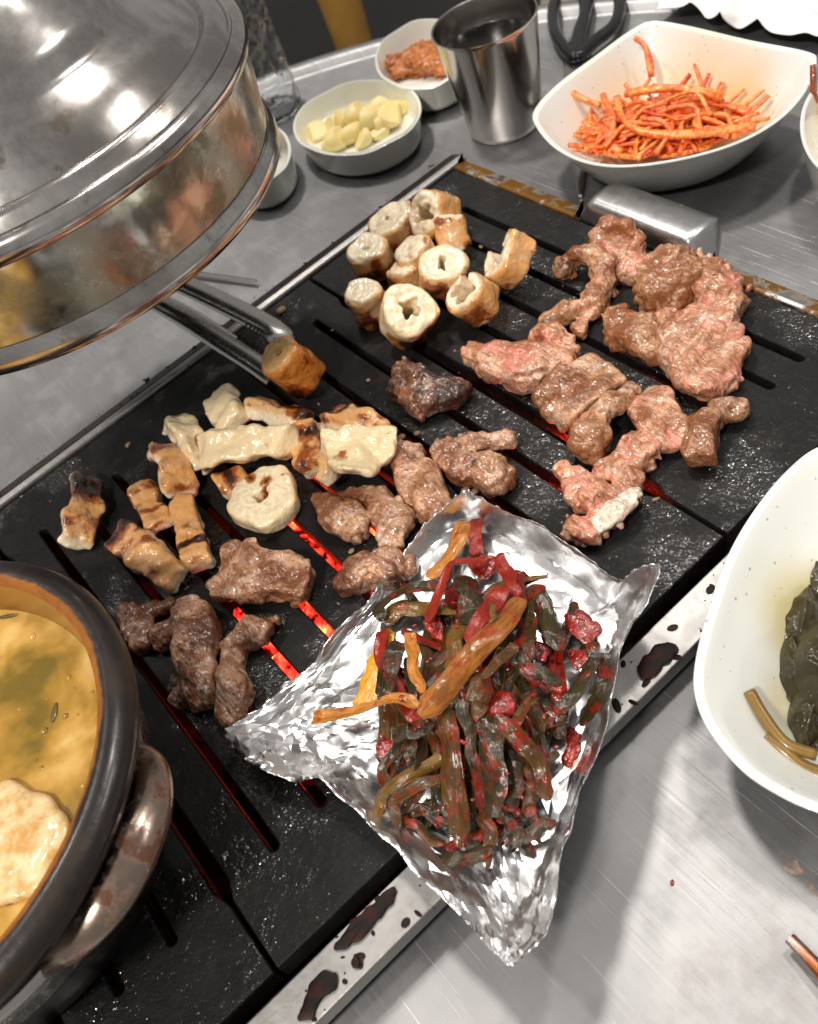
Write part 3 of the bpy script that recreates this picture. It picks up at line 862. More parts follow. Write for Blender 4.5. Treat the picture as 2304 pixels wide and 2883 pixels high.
lump('fat_strip', 'white frayed strip of fat along the torn raw piece', [(.8, '+', [(1255, 1120, 18, 8), (1290, 1085, 22, 9), (1330, 1045, 20, 9)])], MT['meat_white'], cat='fat', group=GM, amp=(.001, .0012, .0008))
lump('meat_piece', 'charred dark meat piece alone in the middle', [
    (.85, '+', [(845, 820, 30), (900, 832, 38), (960, 826, 34)]), (.9, '+', [(855, 785, 26), (885, 790, 22, 14)])], MT['meat_char'], group=GM, fold=.0030, char=[(860, 800, 30, .9), (940, 808, 34, .9)], blush=[(850, 835, 26, .5)])
lump('meat_piece', 'speckled browned roll with small knob above the foil tip', [
    (.9, '+', [(935, 950, 30), (985, 985, 40), (1050, 1002, 40)]), (.9, '+', [(990, 935, 20, 12), (1065, 925, 21, 8)])], MT['meat_brown'], group=GM, fold=.0030, char=[(1010, 985, 20, .7), (960, 950, 16, .5)])
lump('meat_piece', 'long speckled meat roll left of the foil tip', [(.85, '+', [(858, 968, 36), (880, 1020, 42), (915, 1075, 36)])], MT['meat_brown'], group=GM, fold=.0030)
lump('meat_piece', 'two-lobed meat piece right of the big ring', [
    (.85, '+', [(672, 1052, 18), (715, 1088, 36), (745, 1108, 34)]), (.8, '+', [(715, 1052, 18), (790, 1055, 28), (832, 1095, 36), (835, 1140, 28)]),
    (1, '-', [(780, 1090, 9, 14), (775, 1120, 8, 12)])], MT['meat_brown'], group=GM, fold=.0030)
lump('meat_piece', 'reddish brown roll tucked against the left foil edge', [(.9, '+', [(722, 1228, 27), (770, 1202, 40), (820, 1190, 38), (850, 1190, 26)])], MT['meat_dark'], group=GM, fold=.0030, char=[(830, 1215, 16, .8)])
lump('meat_piece', 'small meat scrap half hidden by the stew pot', [(.8, '+', [(275, 1300, 34), (300, 1340, 30)]), (.9, '+', [(325, 1278, 24), (350, 1272, 18)])], MT['meat_dark'], group=GM, fold=.0030, char=[(345, 1275, 20, .7)])
lump('meat_piece', 'large twisted dark meat strip with charred lower end', [
    (.85, '+', [(402, 1295, 40), (415, 1350, 42), (425, 1410, 40), (420, 1460, 34), (375, 1478, 20)]), (.9, '+', [(352, 1340, 30), (380, 1330, 22)]),
    (1, '+', [(365, 1425, 14), (385, 1450, 16)]), (1, '-', [(385, 1380, 10, 15)])], MT['meat_dark'], group=GM, fold=.0030, char=[(365, 1475, 26, .9), (440, 1465, 20, .8), (365, 1422, 16, .8)])
lump('meat_piece', 'hourglass-shaped meat strip beside the twisted one', [
    (.85, '+', [(565, 1315, 20), (530, 1335, 34), (500, 1355, 26), (488, 1400, 22), (495, 1450, 36), (485, 1500, 36)])], MT['meat_brown'], group=GM, fold=.0030, char=[(525, 1345, 20, .35), (470, 1470, 24, .4)])


# ------------------------------------------------------------------ intestine rings
GI = 'grilled intestine rings heaped at the top'
GL = 'grilled intestine slices on the left of the plate'


def ring(name, label, c, R_px, L_mm, axis, hole=(.35, 1.0, 0), mat='gut_cream', group=GI, seed=0, z0=PZ, lift=None, sear=.45, open_=None, oval=1.0, bend=0.0, h=.0007, spots=()):
    """a cut slice of intestine: thick wall round a ragged hole, its round faces at +-axis"""
    ax = Vector(axis).normalized()
    rm = px(R_px, P(c[0], c[1], z0 + .01)); L = L_mm * .001
    zc = z0 + (lift * .001 if lift is not None else abs(ax.z) * L + math.sqrt(max(0, 1 - ax.z ** 2)) * rm)
    C = P(c[0], c[1], zc)
    m = rm * 1.22 + .003
    G = grid(np.array([-m, -m, -L - .004]), np.array([m, m, L + .004]), h)
    X, Y, Z = G[..., 0].copy(), G[..., 1].copy(), G[..., 2]
    X = X + bend * Z * Z / L
    W = G + np.stack([noise(G, .009, seed), noise(G, .009, seed + 1), noise(G, .009, seed + 2)], -1) * .0011
    x, y = W[..., 0] + bend * Z * Z / L, W[..., 1] * oval
    th = np.arctan2(y, x); rho = np.hypot(x, y)
    Ro = rm * (1 + .05 * np.sin(3 * th + seed) + .035 * np.sin(5 * th + 2 * seed))
    f = smax(rho - Ro, np.abs(W[..., 2]) - L, .0035)
    hr, asp, ha = hole
    if hr > 0:
        ca, sa = math.cos(ha), math.sin(ha)
        hx, hy = x * ca + y * sa, (-x * sa + y * ca) * asp
        hh = np.hypot(hx, hy); ta = np.arctan2(hy, hx)
        f = smax(f, rm * hr * (1 + .24 * np.sin(4 * ta + seed) + .12 * np.sin(7 * ta)) - hh, .0016)
    if open_ is not None:
        a0, wd = open_
        dd = np.abs((th - a0 + math.pi) % (2 * math.pi) - math.pi) * rho - wd * rm
        f = np.where(rho > .05 * rm, smax(f, -dd, .002), f)
    face = sstep(.55, .95, np.abs(W[..., 2]) / L)
    f = f + face * (.00026 * np.sin(rho / rm * 15 + noise(G, .006, seed + 4) * 2.2)) + .0006 * noise(G, .006, seed + 7) + .00012 * noise(G, .0022, seed + 8)
    V, Fq = surface_nets(f, G[0, 0, 0], h)
    r2 = np.hypot(V[:, 0] + bend * V[:, 2] ** 2 / L, V[:, 1] * oval)
    skin = sstep(.80, .95, r2 / rm)
    rot = ax.to_track_quat('Z', 'Y').to_matrix()
    if ax.z < 0: pass
    Rn = np.array(rot); Wd = V @ Rn.T
    down = sstep(.1, -.9, Wd[:, 2] / rm)
    sr = skin * (sear * (.35 + .9 * down) + .5 * noise(V, .010, seed + 9)) + (1 - skin) * .05
    Wd = Wd + C
    for x_, y_, r_, a_ in spots:
        q_ = P(x_, y_, z0 + .012); sr = np.maximum(sr, a_ * np.exp(-(np.linalg.norm((Wd - q_) * [1, 1, .3], axis=1) / px(r_, q_)) ** 2))
    bot = Wd[:, 2].min()
    if lift is None: Wd[:, 2] = np.maximum(Wd[:, 2], z0 + .0001)
    o = mk(name, Wd, Fq, MT[mat], loc=(C[0], C[1], Wd[:, 2].min()), attrs=dict(skin=skin, sear=np.clip(sr, 0, 1.2)))
    tag(o, label, 'intestine', group)
    return o


# camera-facing axes: mostly up, leaning to the viewer (-y) or aside
ring('intestine_ring', 'tilted ring with scalloped face at the back left of the heap', (832, 478), 55, 9, (-.25, .15, 1), (.16, 2.2, .3), seed=3, sear=.75)
ring('intestine_ring', 'curled golden ring with open mouth at the very back of the heap', (915, 455), 44, 12, (-.75, -.1, .75), (.45, 1.3, .5), 'gut_gold', seed=5, sear=.7, oval=.85)
ring('intestine_ring', 'golden tube end propped below the back ring', (953, 492), 34, 11, (.5, .5, .9), (.0, 1, 0), 'gut_gold', seed=6, sear=.6, lift=14)
ring('intestine_ring', 'upright ring with small slit hole at the left of the heap', (783, 544), 46, 11, (-.12, -.05, 1), (.17, 2.0, .1), seed=8, sear=.85)
ring('intestine_ring', 'pale ring wedged half hidden in the middle of the heap', (878, 545), 42, 10, (-.2, .2, 1), (.1, 2, 0), seed=9, sear=.4)
ring('intestine_ring', 'big flattened ring with ribbed slot lying on top of the heap', (932, 572), 56, 9, (.10, -.30, 1), (.36, 2.6, .55), seed=12, sear=.95, lift=25, oval=1.12)
ring('intestine_ring', 'small closed ring at the lower left of the heap', (776, 638), 41, 13, (-.1, -.1, 1), (.0, 1, 0), seed=14, sear=.75)
ring('intestine_ring', 'front ring with dark star-shaped hole facing the camera', (858, 665), 58, 11, (.05, -.62, .85), (.34, 1.05, .8), 'gut_white', seed=16, sear=1.0)
ring('intestine_ring', 'notched open ring at the lower right of the heap', (998, 628), 48, 11, (-.50, .12, .9), (.56, 1.0, .3), 'gut_gold', seed=19, sear=.6, open_=(2.4, .25))
ring('intestine_ring', 'hook-shaped curl apart at the right of the heap', (1072, 545), 54, 9, (-.62, .45, .75), (.50, 1.5, .2), 'gut_gold', seed=22, sear=.5, open_=(3.0, .55), oval=.95)
ring('intestine_ring', 'browned ring base showing under the middle rings', (852, 582), 34, 8, (.1, .1, 1), (.0, 1, 0), 'gut_gold', seed=25, sear=.8)
ring('intestine_ring', 'largest round slice with tiny triangular hole and brown spots', (559, 1052), 76, 6, (-.02, -.10, 1), (.24, 1.7, .5), 'gut_white', GL, seed=31, sear=.7, spots=((535, 1015, 20, 1.1), (565, 1020, 22, 1.2), (600, 1005, 10, .9), (620, 1085, 10, .8)))


def slab(name, label, c, tocorner, half_w, th_mm, mat='gut_gold', seed=0, tilt=0.0, curve=0.0, lift=0.0, bands=(), group=GL, z0=PZ, taper=0.0, sear=.25, skin_top=True, h=.0007, flip=1, cat='intestine', yb=(), rag=.0028):
    """a slit-open slice of intestine: a curved thick strip, golden skin above and white cut edges"""
    A = P(c[0], c[1], z0 + .006); B = P(tocorner[0], tocorner[1], z0 + .006)
    cen = (A + B) / 2; d = B - A; Lh = np.linalg.norm(d[:2]) / 2; ex = np.array([d[0], d[1], 0]) / (2 * Lh)
    ey = np.array([-ex[1], ex[0], 0]); ez = np.array([0, 0, 1.0])
    ct, st = math.cos(tilt), math.sin(tilt); ey, ez = ey * ct + ez * st, ez * ct - ey * st
    wm = px(half_w * (.84 if cat == 'intestine' else .95), cen); th = th_mm * .00125
    m = np.array([Lh + .004, wm + .004, th + abs(curve) * .012 + .004])
    G = grid(-m, m, h)
    W = G + np.stack([noise(G, .010, seed), noise(G, .010, seed + 1), noise(G, .010, seed + 2)], -1) * rag
    zz = W[..., 2] - curve * .012 * (1 - (W[..., 0] / Lh) ** 2) + .006 * curve - .22 * curve * W[..., 1] ** 2 / wm
    wl = wm * (1 - taper * (W[..., 0] / Lh))
    f = smax(smax(np.abs(W[..., 0]) - Lh, np.abs(W[..., 1]) - wl, .004), np.abs(zz) - th, .0034)
    f = f + .0010 * noise(G, .0065, seed + 5) + .0005 * noise(G, .0035, seed + 3) + .00012 * noise(G, .002, seed + 6)
    V, Fq = surface_nets(f, G[0, 0, 0], h)
    q = V[:, 2] - curve * .012 * (1 - (V[:, 0] / Lh) ** 2) + .006 * curve - .22 * curve * V[:, 1] ** 2 / wm
    skin = sstep(-.1, .65, flip * q / th) * (1 if skin_top else 0)
    skin = np.maximum(skin, 0)
    sr = skin * (sear + .45 * noise(V, .008, seed + 9))
    for bx, bw, bs in bands: sr = np.maximum(sr, bs * np.exp(-((V[:, 0] / Lh - bx) / bw) ** 2) * (.5 + .5 * skin))
    Wd = V[:, :1] * ex + V[:, 1:2] * ey + V[:, 2:] * ez
    Wd[:, 2] += z0 - Wd[:, 2].min() + .0002 + lift * .001
    cc = P((c[0] + tocorner[0]) / 2, (c[1] + tocorner[1]) / 2, z0 + .006 + lift * .001)
    Wd[:, :2] += cc[:2]
    ch = np.zeros(len(V))
    for bx, bw, bs in bands: ch = np.maximum(ch, bs * np.exp(-((V[:, 0] / Lh - bx) / bw) ** 2))
    for bx, bw, bs in yb: ch = np.maximum(ch, bs * np.exp(-((V[:, 1] / wm - bx) / bw) ** 2))
    at = dict(skin=skin, sear=np.clip(sr, 0, 1.2)) if cat == 'intestine' else dict(char=ch * (.6 + .6 * noise(V, .006, seed + 20)), seam=sstep(.10, .02, np.abs(noise(V * [1, 2.5, 1], .012, seed + 21))) * .6)
    o = mk(name, Wd, Fq, MT[mat], loc=(cc[0], cc[1], Wd[:, 2].min()), attrs=at)
    tag(o, label, cat, group); return o


slab('meat_piece', 'flat meat slab with two brown seared stripes', (1150, 872), (1290, 778), 58, 4.0, 'meat_tan', 141, tilt=.12, curve=.25, group=GM, cat='meat', bands=(), yb=((-.55, .16, .55), (.25, .2, .6)))
slab('meat_piece', 'translucent meat sheet right of the narrow browned strip', (1345, 820), (1420, 935), 52, 3.2, 'meat_pink', 142, tilt=-.1, curve=.35, group=GM, cat='meat')
slab('meat_piece', 'seared brown block at the right front of the right heap', (1488, 880), (1472, 975), 34, 5.2, 'meat_tan', 143, tilt=.2, curve=.2, group=GM, cat='meat', bands=((-.1, .5, .55),), lift=1)
slab('meat_piece', 'small browned strip pointing right off the seared block', (1495, 872), (1580, 858), 24, 4.6, 'meat_tan', 144, tilt=-.2, group=GM, cat='meat', bands=((-.2, .4, .5),))
slab('meat_piece', 'largest flat pale meat slice beside the glowing slot', (465, 1205), (655, 1235), 62, 4.2, 'meat_brown', 145, tilt=.1, curve=.3, taper=.25, group=GM, cat='meat', rag=.0042)
slab('intestine_slice', 'half blackened slice standing at the far left of the plate', (196, 1012), (170, 1145), 40, 4.2, 'gut_gold', 41, tilt=-.75, curve=.5, bands=((-.5, .5, 1.25),), sear=.3)
slab('intestine_slice', 'short striped slice with white lower end left of the pair', (296, 1030), (346, 1110), 36, 4.2, 'gut_gold', 42, tilt=-.15, bands=((.35, .2, 1.0), (-.6, .3, .7)), sear=.35)
slab('intestine_slice', 'golden slice with one dark grill line right of the pair', (386, 1058), (425, 1196), 37, 4.4, 'gut_gold', 43, tilt=-.1, bands=((.4, .09, 1.2),), sear=.15)
slab('intestine_slice', 'long blotched slice slanting down towards the stew pot', (248, 1128), (382, 1222), 42, 4.6, 'gut_gold', 44, tilt=.25, curve=.3, bands=((-.75, .3, .95), (-.35, .14, .8), (.0, .16, .6)), sear=.15)
slab('intestine_slice', 'arched golden slice with white inner edge above the pair', (345, 940), (395, 1040), 42, 4.2, 'gut_gold', 45, tilt=-.55, curve=.6, bands=((-.45, .3, .6),), sear=.2)
slab('intestine_slice', 'pale folded slice with a single brown dot', (372, 896), (438, 980), 36, 4.6, 'gut_white', 46, tilt=-.55, curve=.5, sear=.0, bands=((-1, .12, .6), (1, .12, .7)))
slab('intestine_slice', 'square pale slice at the back of the slice heap', (466, 842), (498, 912), 42, 4.4, 'gut_white', 47, tilt=.40, sear=.0, bands=((-1, .12, .75), (1, .1, .5)))
slab('intestine_slice', 'white slice with brown crisp top edge behind the long one', (528, 866), (652, 898), 30, 5.0, 'gut_cream', 48, tilt=-.7, bands=(), sear=.55)
slab('intestine_slice', 'broad pale slice with a dark peppercorn speck', (428, 968), (636, 938), 40, 5.0, 'gut_white', 49, tilt=.50, curve=.6, lift=6, sear=.0, taper=.2, bands=((-1, .08, .9), (1, .10, .8)))
slab('intestine_slice', 'brown piece peeking out left behind the largest round slice', (462, 1035), (520, 1000), 34, 5, 'gut_gold', 50, tilt=.2, bands=((0, .5, .8),), sear=.4)
slab('intestine_slice', 'caramel brown slice with glowing lower edge beside the wedge', (650, 905), (668, 1000), 40, 5.5, 'gut_gold', 51, tilt=.25, bands=((-.3, .5, .85),), sear=.4)
slab('intestine_slice', 'ruffled golden slice folded over behind the white wedge', (690, 880), (800, 925), 42, 4.5, 'gut_gold', 52, tilt=-.2, curve=.5, lift=9, bands=((-.7, .25, .8),), sear=.3)
slab('intestine_slice', 'translucent slice standing edge-on under the white wedge', (712, 905), (694, 1015), 20, 4.5, 'gut_cream', 53, tilt=.5, lift=4, sear=.1)
slab('intestine_slice', 'smooth white wedge slice on top of the slice heap', (764, 922), (752, 1016), 74, 3.2, 'gut_white', 54, tilt=-.25, curve=-.55, lift=13, taper=.45, sear=.0, bands=((-1, .07, .5),))

# ------------------------------------------------------------------ tongs and the piece they hold
held = ring('intestine_piece', 'golden intestine piece gripped by the tongs above the plate', (617, 772), 46, 15, (-.35, .05, 1), (.18, 2.0, 1.2), 'gut_held', 'intestine held in the tongs', seed=61, lift=24, sear=.55)


def tongs():
    T = empty('tongs', P(520, 690, .045)); tag(T, 'steel serrated tongs reaching in from under the hood', 'tongs')
    a = [P(180, 470, .10), P(300, 550, .082), P(420, 606, .066), P(520, 655, .054), P(580, 690, .046), P(606, 722, .038)]
    b = [P(150, 540, .092), P(260, 590, .078), P(370, 648, .060), P(470, 712, .048), P(540, 758, .040), P(580, 790, .034)]
    for nm, q, sg in (('upper_arm', a, 1), ('lower_arm', b, -1)):
        path = catmull(q, 40)
        u = np.linspace(0, 1, 40)
        V, F = sweep(path, .0075 + .001 * np.sin(u * 3), .0015, 12, up=(.1, .2, 1), sq=.6, fold=-.35)
        arm = mk(nm, V, F, MT['tong_steel'], parent=T, sharp=50)
        # saw teeth along the inner edge
        tan = np.gradient(path, axis=0); tan /= np.linalg.norm(tan, axis=1)[:, None]
        for i in range(25, 37):
            p = path[i]; t_ = tan[i]; s_ = np.cross(t_, [0, 0, 1]); s_ /= np.linalg.norm(s_); s_ = s_ * sg
            base = p + s_ * .0064
            tv = [base - t_ * .0019, base + t_ * .0019, base + s_ * .0030, base - t_ * .0019 - [0, 0, .0016], base + t_ * .0019 - [0, 0, .0016], base + s_ * .0030 - [0, 0, .0014]]
            mk('tooth', tv, [(0, 1, 2), (5, 4, 3), (0, 3, 4, 1), (1, 4, 5, 2), (2, 5, 3, 0)], MT['steel'], parent=arm, smooth=False)


tongs()

# ------------------------------------------------------------------ foil tray
FZ = PZ + .0012


def foil():
    lip = [(485, 1548, .034), (556, 1494, .026), (640, 1420, .0245), (745, 1300, .0250), (800, 1240, .026), (868, 1150, .029), (920, 1085, .035), (975, 1037, .043),
           (1010, 1050, .044), (1100, 1094, .046), (1210, 1155, .046), (1300, 1222, .047), (1335, 1205, .052), (1388, 1190, .058), (1370, 1270, .055), (1322, 1345, .050), (1292, 1460, .048), (1262, 1580, .048), (1222, 1690, .047),
           (1185, 1810, .046), (1160, 1930, .044), (1120, 2012, .042), (1083, 2040, .040), (1052, 2012, .040), (985, 1935, .040), (905, 1862, .038), (815, 1778, .037), (745, 1706, .036), (690, 1655, .036), (640, 1650, .034), (575, 1640, .030), (530, 1600, .031)]
    flo = [(620, 1520), (650, 1470), (690, 1420), (765, 1325), (815, 1262), (885, 1178), (935, 1130), (968, 1105),
           (1000, 1105), (1080, 1140), (1190, 1200), (1270, 1265), (1290, 1275), (1300, 1300), (1296, 1345), (1270, 1420), (1245, 1500), (1218, 1600), (1185, 1700),
           (1155, 1790), (1125, 1860), (1095, 1905), (1070, 1905), (1040, 1880), (985, 1820), (915, 1750), (840, 1690), (780, 1645), (735, 1610), (690, 1590), (650, 1560), (625, 1540)]
    Lp = loop_spline([P(x, y, z) for x, y, z in lip], 256)
    Fl = loop_spline([P(x, y, FZ) for x, y in flo], 256)
    C = Fl.mean(0)
    def pos(s, t):
        i = s * 256; i0 = np.floor(i).astype(int) % 256; i1 = (i0 + 1) % 256; u = (i - np.floor(i))[:, None]
        lp = Lp[i0] * (1 - u) + Lp[i1] * u; fl = Fl[i0] * (1 - u) + Fl[i1] * u
        tf = .68
        a = np.clip(t / tf, 0, 1)[:, None]; b = np.clip((t - tf) / (1 - tf), 0, 1)[:, None]
        p = C + (fl - C) * a
        q = fl + (lp - fl) * b; q[:, 2] = fl[:, 2] + (lp[:, 2] - fl[:, 2]) * (b[:, 0] ** 1.25)
        return np.where(t[:, None] < tf, p, q)
    n = 5400
    s = RNG.random(n); t = np.sqrt(RNG.random(n)) * .985 + .005
    sb = np.linspace(0, 1, 420, endpoint=False)
    s = np.concatenate([s, sb]); t = np.concatenate([t, np.ones(420)])
    Pp = pos(s, t)
    # triangulate in the parameter disc scaled to real proportions
    pl = pos(s, np.minimum(t, 1)); ang = 2 * np.pi * s
    disc = [Vector((float(tt * math.cos(a)), float(tt * math.sin(a)))) for tt, a in zip(t, ang)]
    v2, e2, f2, ov, oe, of = delaunay_2d_cdt(disc, [], [], 0, 1e-6)
    idx = [o[0] for o in ov]
    V = Pp[idx]; tt = t[idx]; ss = s[idx]
    # crumple: ridged folds at three sizes, stronger near the left and bottom corners and along the edge
    V0 = V.copy()
    def ridged(sc, sd):
        a_ = noise(V0, sc, sd); return 1 - 2 * np.abs(a_)
    dl = np.linalg.norm(V0[:, :2] - P(560, 1540, FZ)[:2], axis=1); db = np.linalg.norm(V0[:, :2] - P(1090, 1950, FZ)[:2], axis=1)
    st = .55 + .9 * np.exp(-(dl / .045) ** 2) + .7 * np.exp(-(db / .035) ** 2) + .35 * sstep(.75, 1, tt)
    dz = (.0024 * ridged(.020, 71) + .0016 * ridged(.0095, 72) + .0009 * ridged(.0055, 73) + .00012 * RNG.standard_normal(len(V))) * st
    dxy = np.stack([noise(V0, .012, 75), noise(V0, .012, 76)], 1) * (.0014 * st * sstep(.6, 1, tt))[:, None]
    V[:, 2] += dz; V[:, :2] += dxy
    edge = tt > .9999
    V[edge, 2] += .0008 * RNG.standard_normal(edge.sum()) * .5
    inside = (V[:, 1] > .155)
    V[:, 2] = np.where(inside, np.maximum(V[:, 2], PZ + .0006), np.maximum(V[:, 2], .0225))
    sauce = np.zeros(len(V))
    for x, y, r, a_ in ((985, 1110, 60, .55), (1110, 1115, 55, .42), (1250, 1215, 60, .42), (1290, 1330, 55, .42), (870, 1200, 60, .38), (1195, 1590, 34, .75), (1000, 1400, 260, .25), (720, 1530, 60, .36), (1330, 1230, 30, .4), (1270, 1400, 50, .36)):
        c = P(x, y, FZ + .008); r_ = px(r, c); sauce = np.maximum(sauce, a_ * np.exp(-(np.linalg.norm(V[:, :2] - c[:2], axis=1) / r_) ** 2))
    f2 = [tuple(f) for f in f2 if len(f) == 3]
    o = mk('foil_tray', V, f2, MT['foil'], loc=(C[0], C[1], PZ), attrs=dict(sauce=sauce), sharp=24)
    # keep faces up
    me = o.data; bm = bmesh.new(); bm.from_mesh(me); bmesh.ops.recalc_face_normals(bm, faces=bm.faces)
    if sum(f.normal.z for f in bm.faces) < 0: bmesh.ops.reverse_faces(bm, faces=bm.faces)
    bm.to_mesh(me); bm.free()
    sol = o.modifiers.new('sheet', 'SOLIDIFY'); sol.thickness = .00012; sol.offset = 1
    tag(o, 'crumpled aluminium foil tray lying over the front of the grill', 'foil tray')


foil()


# ------------------------------------------------------------------ scallion kimchi in the foil
def FX(x, y): return 747.8 + .3886 * x, 1032 + .3886 * y


PILE_C = P(*FX(640, 1150), FZ)


def pile(x, y, z):
    c = P(x, y, z); d = np.hypot((c[0] - PILE_C[0]) / .062, (c[1] - PILE_C[1]) / .052)
    return .013 * max(0, 1 - d * d)


GS = 'seasoned scallion strands piled in the foil'
LSHARED = 'limp dark scallion strand buried in the foil pile'


def strand(label, pts, wd, mat, lev, fold=.25, group=GS, name='scallion_strand', thick=.045, seed=None):
    D = [FX(*p) for p in pts]
    W = []
    for i, (x, y) in enumerate(D):
        z = FZ + .0022 + lev * .001
        z += pile(x, y, z)
        e = i in (0, len(D) - 1)
        W.append(P(x, y, z - (.0015 if e else 0)))
    n = 26; path = catmull(W, n)
    r = random.Random(seed)
    u = np.linspace(0, 1, n); q = np.array([i * .17 for i in range(n)])
    wm = px(wd * .3886 / 2 * 1.12, W[len(W) // 2])
    wid = wm * (.95 + .08 * np.sin(u * 6 + r.random() * 6) + .03 * np.sin(u * 19 + r.random() * 6))
    wid *= np.minimum(1, .35 + 5 * (1 - u) * r.uniform(.5, 2)); wid[0] *= .8
    path[:, 2] += .0012 * np.sin(u * 9 + r.random() * 6)
    path[:, 0] += .0007 * np.sin(u * 13 + r.random() * 6)
    tw = .35 * np.sin(u * (3 + 3 * r.random()) + r.random() * 6) + (r.random() - .5) * .5
    V, F = sweep(path, wid, np.maximum(wid * thick * (4 if 'stalk' in label or 'tube' in label else 1), .0003), 12, fold=r.choice((-1, 1)) * r.uniform(.25, .6) if abs(fold) > .05 and 'stalk' not in label else fold * .8, twist=tw, fold_pow=1.15)
    V = V + np.stack([noise(V, .003, 5), noise(V, .003, 6), noise(V, .003, 7)], 1) * .00022
    o = mk(name, V, F, MT[mat], loc=(V[:, 0].mean(), V[:, 1].mean(), V[:, 2].min()), sharp=38)
    me = o.data; uv = me.uv_layers.new(name='UVMap')
    li = np.zeros(len(me.loops), np.int64); me.loops.foreach_get('vertex_index', li)
    U = np.stack([(li % 12) / 12.0, (li // 12) / n * 4], 1); uv.data.foreach_set('uv', U.ravel().astype(np.float32))
    tag(o, label, 'scallion', group); return o


# buried layer: nothing tells these apart
rs = random.Random(11)
for i in range(80):
    a = rs.random() * 6.28; rr = rs.random() ** .5
    x = 640 + 500 * rr * math.cos(a); y = 1190 + 700 * rr * math.sin(a)
    if y > 1500 and (x < 420 or x > 1030): x = 500 + rs.random() * 450
    if y < 650 and (x < 300 or x > 1000): x = 400 + rs.random() * 550
    b = rs.gauss(1.5, .6); L = rs.uniform(190, 360)
    p = [(x - L * math.cos(b), y - L * math.sin(b)), (x - L * .4 * math.cos(b) + rs.uniform(-60, 60), y - L * .4 * math.sin(b) + rs.uniform(-30, 30)), (x + L * .4 * math.cos(b) + rs.uniform(-60, 60), y + L * .4 * math.sin(b)), (x + L * math.cos(b + rs.uniform(-.4, .4)), y + L * math.sin(b))]
    p = [(min(max(q[0], 150), 1330), min(max(q[1], 450), 2010)) for q in p]
    strand(LSHARED, p, rs.uniform(42, 84), rs.choice(['scallion_dark', 'scallion_dark', 'scallion_dark', 'scallion_brown', 'scallion_brown', 'scallion_olive', 'scallion_red', 'scallion_red']), rs.uniform(-1, 3), seed=i)

